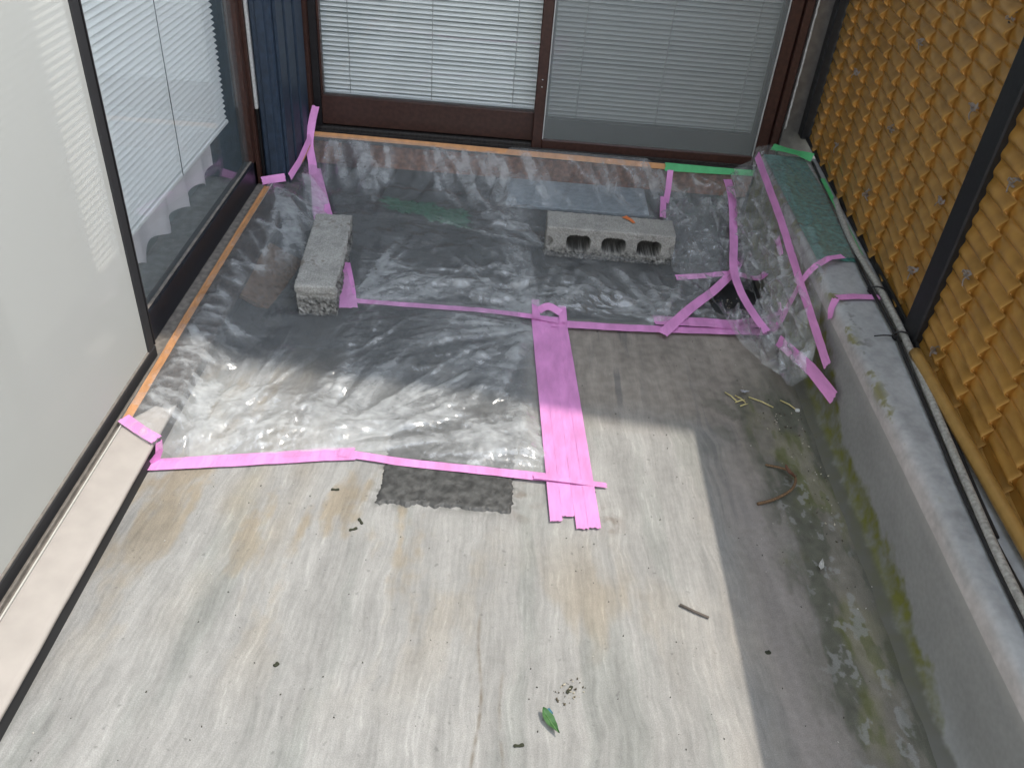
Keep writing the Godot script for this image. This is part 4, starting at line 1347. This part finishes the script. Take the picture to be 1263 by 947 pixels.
# ------------------------------------------------------------------ concrete blocks
func make_blocks() -> void:
	var rn := noise(171, 60.0, 4)
	var big := noise(172, 14.0, 3)
	var cm := StandardMaterial3D.new()
	cm.vertex_color_use_as_albedo = true
	cm.roughness = 0.9
	cm.uv1_triplanar = true
	cm.uv1_scale = Vector3.ONE * 5.0
	cm.albedo_texture = noise_tex(noise(173, 0.12, 4), C(0.72, 0.72, 0.72), C(1, 1, 1))
	cm.heightmap_enabled = true
	cm.heightmap_texture = noise_tex(noise(174, 0.16, 4), Color.BLACK, Color.WHITE)
	cm.heightmap_scale = 0.15
	var size := Vector3(0.400, 0.102, 0.112)
	var slot := func(p: Vector3) -> float:
		# signed distance to the three slots and two half slots of the long front face
		var best := 1.0
		for c in [[-0.200, 0.020, 0.016], [-0.098, 0.036, 0.0245], [0.012, 0.036, 0.0245], [0.122, 0.036, 0.0245], [0.203, 0.017, 0.016]]:
			var q := Vector2(absf(p.x - c[0]) - (c[1] - 0.016), absf(p.y - 0.001) - (c[2] - 0.016))
			best = minf(best, Vector2(maxf(q.x, 0.0), maxf(q.y, 0.0)).length() + minf(maxf(q.x, q.y), 0.0) - 0.016)
		return best
	var shape := func(p: Vector3, n: Vector3) -> float:
		var low := sm(-0.024, -0.044, p.y + 0.008 * big.get_noise_2d(p.x, p.z))
		var d := 0.0020 * rn.get_noise_3d(p.x, p.y, p.z) + 0.0012 * rn.get_noise_3d(p.x * 2.2, p.y * 2.2, p.z * 2.2) + low * (0.005 * rn.get_noise_3d(p.x * 1.6, p.y * 1.6, p.z * 1.6) + 0.004 * big.get_noise_3d(p.x * 2.0, p.y * 2.0, p.z))
		if n.z > 0.7:
			d -= 0.080 * sm(0.0015, -0.0015, slot.call(p) + 0.0015 * rn.get_noise_2d(p.x * 2.0, p.y * 2.0))
		return d
	var tint := func(p: Vector3, n: Vector3, d: float) -> Color:
		var v := 0.46 * (1.0 + 0.22 * big.get_noise_3d(p.x, p.y, p.z) + 0.15 * rn.get_noise_3d(p.x, p.y, p.z))
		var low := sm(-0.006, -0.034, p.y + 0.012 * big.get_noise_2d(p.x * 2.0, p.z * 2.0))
		var dirt_shade := low * (0.55 + 0.9 * rn.get_noise_3d(p.x * 1.5, p.y * 1.5, p.z * 1.5))
		if n.z > 0.7 and d < -0.01: dirt_shade = maxf(dirt_shade, 0.85)  # slot insides painted dark to imitate the shade of deep holes
		v = lerpf(v, 0.035, clampf(dirt_shade, 0.0, 1.0))
		var r := Color(v, v * 0.97, v * 0.90)
		return r
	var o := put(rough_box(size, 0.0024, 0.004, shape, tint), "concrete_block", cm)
	o.position = Vector3(0.308, 0.058, -2.447)
	o.rotation.y = 0.0
	tag(o, "hollow concrete block lying on its side, three slots facing the viewer", "concrete block")
	# scrap of orange tape on its top
	var t := put(ribbon([Vector3(0.352, 0.1105, -2.495), Vector3(0.372, 0.1105, -2.473), Vector3(0.380, 0.1105, -2.455)], 0.022, [Vector3.UP], 181, 0.010), "tape_scrap", mat(C(0.72, 0.20, 0.06), 0.6))
	tag(t, "scrap of bright orange tape on top of the hollow block", "tape")
	# left block
	var size2 := Vector3(0.112, 0.100, 0.425)
	var shape2 := func(p: Vector3, n: Vector3) -> float:
		var low := sm(0.030, 0.016, p.y + 0.006 * big.get_noise_2d(p.x * 2.0, p.z * 2.0))
		var d := 0.0020 * rn.get_noise_3d(p.x, p.y, p.z) + 0.0012 * rn.get_noise_3d(p.x * 2.2, p.y * 2.2, p.z * 2.2)
		if n.y < 0.5: d += low * (-0.006 + 0.006 * rn.get_noise_3d(p.x * 1.6, p.y * 1.6, p.z * 1.6) + 0.005 * big.get_noise_3d(p.x * 2.0, p.y * 2.0, p.z * 2.0))
		if n.x > 0.7:   # broken flank
			d += -0.012 * sm(0.2, 0.5, big.get_noise_2d(p.y * 1.0, p.z * 0.7) + 0.35)
		return d
	var tint2 := func(p: Vector3, n: Vector3, d: float) -> Color:
		var v := 0.46 * (1.0 + 0.25 * big.get_noise_3d(p.x, p.y, p.z) + 0.15 * rn.get_noise_3d(p.x, p.y, p.z))
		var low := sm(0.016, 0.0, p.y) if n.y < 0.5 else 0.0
		var dirt_shade := low * (0.5 + 1.0 * rn.get_noise_3d(p.x * 1.5, p.y * 1.5, p.z * 1.5))
		v = lerpf(v, 0.04, clampf(dirt_shade, 0.0, 1.0))
		var c := Color(v, v * 0.975, v * 0.91)
		var stain := sm(0.15, 0.35, big.get_noise_2d(p.x * 2.0 + 4.0, p.z * 2.0)) * (exp(-pow((p.z + 0.15) / 0.03, 2.0)) + exp(-pow((p.z - 0.08) / 0.03, 2.0)))
		return c.lerp(Color(0.17, 0.12, 0.09), 0.6 * clampf(stain, 0.0, 1.0))
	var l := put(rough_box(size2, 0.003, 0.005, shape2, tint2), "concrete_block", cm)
	l.position = Vector3(-0.524, 0.055, -2.155)
	l.rotation.y = deg_to_rad(4.5)
	tag(l, "long narrow concrete block lying lengthwise on the left plastic sheet", "concrete block")

# ------------------------------------------------------------------ masking tape
func tape(p: Array, w: float, label: String, m: Material, nrm := [Vector3.UP], w2 := -1.0, cover = null, group := "pink masking tape strips", straight := true, wob := 0.0012) -> void:
	var sd: int = 400 + names.get("masking_tape", 0) * 3
	var o := put(ribbon(p, w, nrm, sd, w2, cover, straight, wob), "masking_tape", m)
	tag(o, label, "tape", group)

func make_tapes() -> void:
	var V := func(x, y, z): return Vector3(x, y, z)
	var fr := front_h
	var bk := back_h
	var P: Material = M.pink
	# orange tape along both sills, green at the right end
	tape([V.call(-0.7985, 0.0645, -1.392), V.call(-0.806, 0.0645, -1.86), V.call(-0.812, 0.0645, -2.60)], 0.0195, "orange masking tape along the left door sill", M.orange, [Vector3.UP], -1.0, null, "orange masking tape", true, 0.0004)
	tape([V.call(-0.735, 0.112, -2.962), V.call(0.0, 0.110, -2.948), V.call(0.536, 0.109, -2.936)], 0.021, "orange masking tape along the back window sill", M.orange, [Vector3(0, 0.7, 0.7)], -1.0, null, "orange masking tape", true, 0.0004)
	tape([V.call(-0.757, 0.070, -2.69), V.call(-0.744, 0.085, -2.80), V.call(-0.738, 0.110, -2.94)], 0.018, "short orange tape beside the foot of the navy casing", M.orange, [Vector3(0.8, 0.6, 0)], -1.0, null, "orange masking tape")
	tape([V.call(0.53, 0.110, -2.932), V.call(0.70, 0.110, -2.934), V.call(0.872, 0.111, -2.938)], 0.030, "bright green tape at the right end of the back sill", M.green, [Vector3(0, 0.6, 0.8)], 0.020, null, "green masking tape")
	tape([V.call(0.845, 0.268, -2.78), V.call(0.875, 0.270, -2.755), V.call(0.915, 0.270, -2.735), V.call(0.962, 0.270, -2.71)], 0.030, "crumpled green tape across the far parapet end", M.green, [Vector3(0, 0.8, 0.6), Vector3(0.2, 1, 0.1), Vector3(0, 0.7, 0.7)], -1.0, null, "green masking tape", false, 0.004)
	tape([V.call(0.955, 0.267, -2.55), V.call(0.942, 0.267, -2.30), V.call(0.930, 0.267, -2.05)], 0.012, "thin green tape edge beside the cables on the parapet", M.green, [Vector3(-0.2, 1, 0)], -1.0, null, "green masking tape")
	# front edge of the front sheet
	tape([V.call(-0.741, 0.003, -1.326), V.call(-0.54, 0.003, -1.366), V.call(-0.374, 0.003, -1.402), V.call(-0.308, 0.003, -1.413)], 0.036, "wide pink tape along the sunlit front edge of the plastic", P, [Vector3.UP], 0.042)
	tape([V.call(-0.345, 0.004, -1.412), V.call(-0.194, 0.004, -1.395), V.call(-0.014, 0.006, -1.386), V.call(0.125, 0.006, -1.380)], 0.024, "narrower pink tape over the mortar patch at the front edge", P, [Vector3.UP], 0.026)
	# the broad band of four strips
	for k in 4:
		var a := lerpf(0.086, 0.158, k / 3.0)
		var b := lerpf(0.140, 0.216, k / 3.0)
		var ends := [-1.252, -1.268, -1.236, -1.243]
		var z1: float = ends[k]
		if k > 1: b += 0.004
		var lbl: String = ["leftmost of the four long pink strips of the band", "second from left of the long pink strips of the band", "third long pink strip of the band, reaching furthest forward", "rightmost of the four long pink strips of the band"][k]
		tape([V.call(a, 0.007 + 0.0008 * (k % 2), -2.035), V.call(lerpf(a, b, 0.5), 0.008 + 0.0008 * (k % 2), -1.64), V.call(b, 0.004 + 0.0008 * (k % 2), z1)], 0.0262, lbl, P)
	tape([V.call(0.09, 0.0105, -1.376), V.call(0.18, 0.0105, -1.371), V.call(0.252, 0.003, -1.372)], 0.016, "short pink strip crossing the foot of the band", P)
	# back tape
	tape([V.call(-0.455, 0.008, -2.036), V.call(-0.28, 0.010, -2.033), V.call(-0.076, 0.010, -2.036), V.call(0.08, 0.012, -2.022), V.call(0.16, 0.012, -2.005)], 0.023, "pink tape joining the front and back plastic sheets", P)
	tape([V.call(0.13, 0.010, -1.998), V.call(0.30, 0.008, -2.005), V.call(0.44, 0.008, -2.014), V.call(0.74, 0.010, -2.040)], 0.034, "long pink tape right of the band along the back sheet", P)
	tape([V.call(0.42, 0.014, -2.050), V.call(0.56, 0.014, -2.058), V.call(0.66, 0.012, -2.064), V.call(0.765, 0.020, -2.082)], 0.046, "upper pink tape layer at the right of the back sheet edge", P)
	tape([V.call(0.083, 0.016, -2.105), V.call(0.087, 0.014, -2.015)], 0.022, "left short pink tab at the top of the band", P)
	tape([V.call(0.160, 0.016, -2.083), V.call(0.163, 0.014, -2.000)], 0.022, "right short pink tab at the top of the band", P)
	tape([V.call(0.095, 0.016, -2.052), V.call(0.12, 0.030, -2.054), V.call(0.155, 0.016, -2.048)], 0.022, "buckled pink scrap between the tabs of the band", P, [Vector3(0, 0.8, 0.5)], -1.0, null, "pink masking tape strips", false)
	# along the sheet joint on the left, up to the window corner
	tape([V.call(-0.722, 0.215, -2.962), V.call(-0.735, 0.16, -2.945), V.call(-0.738, 0.10, -2.90), V.call(-0.715, 0.055, -2.83), V.call(-0.70, 0.03, -2.77)], 0.026, "pink tape climbing the corner beside the back window frame", P, [Vector3(0.5, 0.2, 0.9), Vector3(0.4, 0.5, 0.8), Vector3(0.3, 0.9, 0.4)], 0.030, null, "pink masking tape strips", false)
	tape([V.call(-0.705, 0.038, -2.83), V.call(-0.665, 0.030, -2.69), V.call(-0.61, 0.030, -2.50), V.call(-0.575, 0.03, -2.40)], 0.036, "broad pink tape running down from the corner behind the left block", P, [Vector3(0.1, 1, 0.2)], 0.068)
	tape([V.call(-0.485, 0.022, -2.22), V.call(-0.455, 0.018, -2.10), V.call(-0.432, 0.012, -1.99)], 0.030, "wide pink tape end beside the left block front", P, [Vector3.UP], 0.050)
	# around the casing foot
	tape([V.call(-0.838, 0.068, -2.636), V.call(-0.80, 0.076, -2.640), V.call(-0.762, 0.082, -2.648)], 0.026, "pink tape on the front foot of the navy casing", P, [Vector3(0, 0.4, 0.9)])
	tape([V.call(-0.750, 0.083, -2.652), V.call(-0.741, 0.095, -2.75), V.call(-0.735, 0.125, -2.90)], 0.026, "pink tape on the side foot of the navy casing", P, [Vector3(0.95, 0.3, 0.1)])
	# over the sill cap
	tape([V.call(-0.805, 0.0665, -1.400), V.call(-0.765, 0.062, -1.375), V.call(-0.717, 0.057, -1.350)], 0.028, "pink tape across the pale left sill cap", P)
	tape([V.call(-0.7165, 0.052, -1.352), V.call(-0.7165, 0.03, -1.345), V.call(-0.728, 0.006, -1.335)], 0.026, "pink tape folded down from the sill cap to the floor", P, [Vector3(1, 0.1, 0.1), Vector3(0.7, 0.7, 0)])
	# right side strips
	tape([V.call(0.548, 0.105, -2.915), V.call(0.543, 0.055, -2.86), V.call(0.530, 0.035, -2.79)], 0.021, "short pink strip hanging from the green tape", P, [Vector3(0, 0.6, 0.8)])
	tape([V.call(0.520, 0.052, -2.80), V.call(0.505, 0.040, -2.66)], 0.021, "short pink strip just behind the hollow block", P, [Vector3(0, 0.8, 0.6)])
	tape([V.call(0.738, 0.118, -2.84), V.call(0.732, 0.108, -2.69), V.call(0.703, 0.080, -2.46), V.call(0.673, 0.075, -2.28), V.call(0.672, 0.070, -2.16), V.call(0.688, 0.068, -2.04), V.call(0.712, 0.062, -1.96)], 0.028, "long curving pink strip hanging over the dark hole", P, [Vector3(-0.1, 0.9, 0.4)], 0.022, null, "pink masking tape strips", false)
	tape([V.call(0.51, 0.022, -2.29), V.call(0.60, 0.034, -2.295), V.call(0.68, 0.046, -2.30), V.call(0.75, 0.044, -2.285), V.call(0.785, 0.050, -2.315)], 0.022, "pink strip crossing sideways right of the hollow block", P, [Vector3(0, 1, 0.3)], 0.018, null, "pink masking tape strips", false)
	tape([V.call(0.725, 0.050, -2.43), V.call(0.690, 0.052, -2.32), V.call(0.612, 0.034, -2.21), V.call(0.53, 0.026, -2.11), V.call(0.437, 0.016, -1.98)], 0.024, "pink strip slanting down left from the crossing to the long tape", P, [Vector3(0, 1, 0.2)], 0.032, null, "pink masking tape strips", false)
	tape([V.call(0.66, 0.022, -2.065), V.call(0.74, 0.026, -2.09), V.call(0.79, 0.03, -2.12), V.call(0.798, 0.04, -2.16)], 0.016, "thin pink strip end curling by the parapet foot", P, [Vector3(-0.2, 1, 0.2)], -1.0, null, "pink masking tape strips", false)
	var W := [Vector3(-0.95, 0.3, 0.1)]
	tape([V.call(0.768, 0.285, -2.66), V.call(0.766, 0.255, -2.26), V.call(0.768, 0.21, -1.965), V.call(0.778, 0.158, -1.680)], 0.026, "longest pink strip slanting down the plastic on the parapet", P, W, 0.026)
	tape([V.call(0.876, 0.270, -2.030), V.call(0.835, 0.269, -2.015), V.call(0.80, 0.262, -1.985)], 0.022, "pink strip on the parapet top at the plastic edge", P, [Vector3(0, 1, 0), Vector3(-0.3, 1, 0)])
	tape([V.call(0.797, 0.262, -1.985), V.call(0.772, 0.225, -1.975), V.call(0.762, 0.14, -1.99), V.call(0.742, 0.060, -1.985), V.call(0.725, 0.03, -2.02)], 0.020, "wavy pink strip down the parapet plastic to the floor tape", P, [Vector3(-0.6, 0.8, 0.2), Vector3(-0.95, 0.3, 0.2), Vector3(-0.9, 0.5, 0.3)], 0.022, null, "pink masking tape strips", false)
	tape([V.call(0.728, 0.078, -1.90), V.call(0.764, 0.112, -1.725), V.call(0.786, 0.118, -1.608)], 0.030, "loose pink strip end at the foot of the parapet plastic", P, W, 0.034)
	tape([V.call(0.765, 0.205, -2.24), V.call(0.760, 0.20, -2.15)], 0.022, "small folded pink scrap on the parapet plastic", P, W, 0.014)
	tape([V.call(0.925, 0.2565, -1.852), V.call(0.86, 0.2565, -1.846), V.call(0.812, 0.2555, -1.835)], 0.024, "separate pink strip across the bare parapet top", P)
	tape([V.call(0.8105, 0.2545, -1.834), V.call(0.801, 0.235, -1.818), V.call(0.7985, 0.215, -1.800)], 0.024, "folded down end of the pink strip on the parapet edge", P, [Vector3(-0.6, 0.8, 0), Vector3(-1, 0.1, 0)])

# ------------------------------------------------------------------ cables
func make_cables() -> void:
	var b := base("cable", "thin black cable running along the parapet top beside the fence", "cable")
	put(tube(smooth_path([Vector3(0.962, 0.262, -2.70), Vector3(0.946, 0.262, -2.46), Vector3(0.922, 0.262, -2.10), Vector3(0.910, 0.262, -1.95), Vector3(0.905, 0.262, -1.70), Vector3(0.895, 0.261, -1.58), Vector3(0.872, 0.259, -1.30), Vector3(0.860, 0.258, -1.17), Vector3(0.843, 0.258, -0.87), Vector3(0.835, 0.258, -0.4), Vector3(0.83, 0.258, 1.5)], 0.03), 0.0042, 8), "sheath", M.black_cable, b)
	var w := base("cable", "pale conduit lying between the black cables on the parapet", "cable")
	put(tube(smooth_path([Vector3(0.955, 0.268, -2.40), Vector3(0.937, 0.267, -2.248), Vector3(0.927, 0.266, -2.078), Vector3(0.928, 0.266, -1.90), Vector3(0.922, 0.266, -1.719), Vector3(0.912, 0.265, -1.586), Vector3(0.897, 0.264, -1.437), Vector3(0.872, 0.263, -1.169), Vector3(0.853, 0.262, -0.899), Vector3(0.845, 0.262, -0.4), Vector3(0.84, 0.262, 1.5)], 0.03), 0.0085, 10), "sheath", M.white_cable, w)
	var c := base("cable", "second black cable hugging the foot of the near gold fence", "cable")
	put(tube(smooth_path([Vector3(0.955, 0.272, -2.0), Vector3(0.942, 0.270, -1.70), Vector3(0.925, 0.266, -1.55), Vector3(0.900, 0.260, -1.30), Vector3(0.878, 0.258, -1.05), Vector3(0.868, 0.258, -0.80), Vector3(0.86, 0.258, 1.5)], 0.03), 0.004, 8), "sheath", M.black_cable, c)
	var t := base("cable_tie", "black cable tie round the cables, the one nearer the window", "cable tie", Vector3.ZERO, "cable ties on the parapet")
	for k in 2:
		var z: float = [-1.868, -1.665][k]
		if k == 1: t = base("cable_tie", "black cable tie with a long tail below the fence post", "cable tie", Vector3.ZERO, "cable ties on the parapet")
		var loop := []
		for j in 13:
			var a := TAU * j / 12.0
			loop.append(Vector3(0.917 - 0.03 * k * 0.2 + 0.019 * cos(a), 0.266 + 0.0125 * sin(a), z + 0.002 * cos(a)))
		put(tube(smooth_path(loop, 0.004), 0.0022, 6), "band", M.black_cable, t)
		box("head", Vector3(0.894, 0.262, z - 0.004), Vector3(0.902, 0.270, z + 0.004), M.black_cable, t, 0.001)
		put(tube(smooth_path([Vector3(0.896, 0.266, z), Vector3(0.872, 0.267, z + 0.002), Vector3(0.852, 0.259, z - 0.004)] if k == 1 else [Vector3(0.897, 0.268, z), Vector3(0.89, 0.276, z + 0.003)], 0.006), 0.0016, 6), "tail", M.black_cable, t)

# ------------------------------------------------------------------ litter
func leaf_mesh(l: float, w: float, curl: float) -> ArrayMesh:
	var pts := PackedVector3Array()
	for i in 15:
		var t := i / 14.0
		var hw := w * 0.5 * pow(maxf(sin(PI * pow(t, 0.75)), 0.0), 1.15) + 0.0003
		for j in 7:
			var s := j / 3.0 - 1.0
			pts.append(Vector3((t - 0.5) * l, 0.004 + curl * pow(absf(t - 0.5) * 2.0, 2.0) + 0.004 * absf(s) + 0.001 * sin(t * 20.0), s * hw))
	return grid(14, 6, pts)

func make_litter() -> void:
	var leaf := base("leaf", "fresh green leaf on the sunlit floor near the bottom", "leaf", Vector3(0.128, 0.002, -0.795))
	leaf.rotation.y = deg_to_rad(-58.0)
	var lm := mat(C(0.06, 0.15, 0.05), 0.6)
	put(leaf_mesh(0.052, 0.017, 0.005), "blade", lm, leaf)
	put(tube(PackedVector3Array([Vector3(-0.020, 0.006, 0), Vector3(0.0, 0.0055, 0), Vector3(0.021, 0.008, 0)]), 0.0006, 5), "midrib", mat(C(0.12, 0.26, 0.08), 0.5), leaf)
	var chip := put(rough_box(Vector3(0.010, 0.004, 0.012), 0.002, 0.001, func(p, n): return 0.0, func(p, n, d): return Color.WHITE), "plastic_chip", mat(C(0.05, 0.16, 0.22), 0.4))
	chip.position = Vector3(0.125, 0.004, -0.815)
	chip.rotation.y = 0.6
	tag(chip, "tiny blue chip touching the green leaf", "chip")
	var tw := base("twig", "short straight grey brown twig on the sunlit floor", "twig", Vector3(0.402, 0.004, -1.047))
	put(tube(PackedVector3Array([Vector3(-0.026, 0, -0.014), Vector3(0, 0.0008, 0.0005), Vector3(0.026, 0, 0.012)]), 0.0028, 7, 0.0024), "stick", mat(C(0.12, 0.10, 0.085), 0.8), tw)
	var stem := base("dry_stem", "curved brown dry stem on the shaded floor", "dry stem", Vector3(0.64, 0.004, -1.43))
	put(tube(smooth_path([Vector3(-0.058, 0, 0.078), Vector3(-0.02, 0.004, 0.064), Vector3(0.020, 0.012, 0.040), Vector3(0.038, 0.016, 0.008), Vector3(0.034, 0.012, -0.022), Vector3(0.016, 0.006, -0.040), Vector3(-0.014, 0.001, -0.052)], 0.006), 0.0036, 8, 0.0026), "stalk", tri_noise(mat(C(0.34, 0.20, 0.10), 0.7), 55, 0.4, 1.0, 30.0), stem)
	put(leaf_mesh(0.04, 0.010, 0.006), "shred", mat(C(0.13, 0.06, 0.035), 0.8), stem)
	stem.get_child(1).position = Vector3(0.028, 0.012, -0.012)
	stem.get_child(1).rotation.y = -1.2
	# straws
	var rn := RandomNumberGenerator.new()
	rn.seed = 9
	var sm_ := mat(C(0.58, 0.50, 0.22), 0.7)
	var straws := [[0.576, -1.750, 0.600, -1.715, "broken pale straw with a sharp kink, leftmost on the shaded floor"], [0.600, -1.740, 0.622, -1.712, "pale straw lying across the kinked one"], [0.596, -1.712, 0.622, -1.724, "small pale straw crossing beside the kinked one"], [0.635, -1.738, 0.690, -1.702, "longest pale straw on the shaded floor"], [0.606, -1.698, 0.626, -1.708, "short pale straw nearest the viewer in the cluster"], [0.715, -1.735, 0.748, -1.700, "thin pale straw with white bit by the parapet foot"]]
	for q in straws:
		var a := Vector3(q[0], 0.004, q[1])
		var b := Vector3(q[2], 0.005, q[3])
		var o := put(tube(PackedVector3Array([a, (a + b) / 2.0 + Vector3(0.001, 0.003, 0.001), b]), 0.0019, 6, 0.0014), "straw", sm_)
		tag(o, q[4], "straw", "pale straws on the shaded floor")
	var chunk := put(rough_box(Vector3(0.012, 0.007, 0.010), 0.002, 0.003, func(p, n): return 0.0, func(p, n, d): return Color.WHITE), "white_chip", mat(C(0.6, 0.6, 0.58), 0.8))
	chunk.position = Vector3(0.750, 0.005, -1.698)
	tag(chunk, "small white chip at the end of a straw", "chip")
	var pb := put(leaf_mesh(0.024, 0.010, 0.004), "pale_flake", mat(C(0.34, 0.34, 0.36), 0.8))
	pb.position = Vector3(0.625, 0.003, -1.752)
	tag(pb, "grey flake behind the pale straws", "flake")
	var wf := put(leaf_mesh(0.032, 0.010, 0.002), "pale_flake", mat(C(0.50, 0.49, 0.46), 0.8))
	wf.position = Vector3(0.679, 0.002, -1.185)
	wf.rotation.y = 1.2
	tag(wf, "pale paint flake standing on the mossy shaded floor", "flake")
	var cn := noise(190, 90.0, 2)
	var crumb := rough_box(Vector3(0.009, 0.006, 0.007), 0.0015, 0.002, func(p, n): return 0.003 * cn.get_noise_3d(p.x, p.y, p.z), func(p, n, d): return Color.WHITE)
	var shard := rough_box(Vector3(0.017, 0.003, 0.005), 0.0012, 0.0012, func(p, n): return 0.0022 * cn.get_noise_3d(p.x * 1.2, p.y, p.z), func(p, n, d): return Color.WHITE)
	for q in [[-0.272, -1.192, 0.5, "dark curled leaf bit on the sunlit floor left of the patch"], [-0.262, -1.215, 2.2, "second dark leaf bit beside the curled one"], [0.161, -0.862, 1.0, "brown crumb cluster above the green leaf"], [0.077, -0.753, 0.2, "dark clump at the very front of the floor"], [-0.33, -1.30, 0.1, "small dark sliver in front of the front tape"], [-0.346, -0.869, 0.9, "lone dark pebble on the bare front floor"], [0.527, -0.969, 0.3, "dark pebble in the shade of the fence"]]:
		var o := put(crumb if q[0] > 0.5 or absf(q[0] + 0.346) < 0.01 else shard, "leaf_bit", mat(C(0.035, 0.038, 0.022), 0.9))
		o.position = Vector3(q[0], 0.002, q[1])
		o.rotation.y = q[2]
		tag(o, q[3], "leaf bit")
	# countless grit and crumbs: one object
	var mm := MultiMesh.new()
	mm.transform_format = MultiMesh.TRANSFORM_3D
	mm.use_colors = true
	var pm := rough_box(Vector3(1, 0.5, 0.6), 0.34, 0.25, func(p, n): return 0.0, func(p, n, d): return Color.WHITE)
	mm.mesh = pm
	var tr := []
	for k in 520:
		var x := rn.randf_range(-0.70, 0.78)
		var z := rn.randf_range(-2.0, -0.6)
		var s := rn.randf_range(0.0012, 0.0038)
		var c := Color(0.05, 0.045, 0.035)
		if k % 6 == 0: c = Color(0.50, 0.48, 0.44)
		if k > 320:
			var a := rn.randf() * TAU
			var r := pow(rn.randf(), 0.7)
			var ctr: Array = [[0.70, -1.66, 0.06, 0.08], [0.665, -2.17, 0.07, 0.09], [0.665, -2.17, 0.07, 0.09], [0.16, -0.86, 0.03, 0.03], [0.74, -1.45, 0.05, 0.25]][k % 5]
			x = ctr[0] + cos(a) * r * ctr[2]
			z = ctr[1] + sin(a) * r * ctr[3]
			c = Color(0.09, 0.075, 0.05) if rn.randf() < 0.55 else Color(0.42, 0.38, 0.30)
			s = rn.randf_range(0.0015, 0.006)
		if x < 0.12 and z < -1.33 and k <= 320: continue
		tr.append([Transform3D(Basis(Vector3(rn.randf(), rn.randf() + 0.5, rn.randf()).normalized(), rn.randf() * TAU).scaled(Vector3.ONE * s), Vector3(x, s * 0.25 + 0.0008, z)), c])
	mm.instance_count = tr.size()
	for k in tr.size():
		mm.set_instance_transform(k, tr[k][0])
		mm.set_instance_color(k, tr[k][1])
	var gi := MultiMeshInstance3D.new()
	gi.multimesh = mm
	var gm := mat(C(1, 1, 1), 0.9)
	gm.vertex_color_use_as_albedo = true
	gi.material_override = gm
	gi.name = "grit"
	add_child(gi)
	tag(gi, "grit and crumbs strewn over the concrete floor", "grit", "", "stuff")
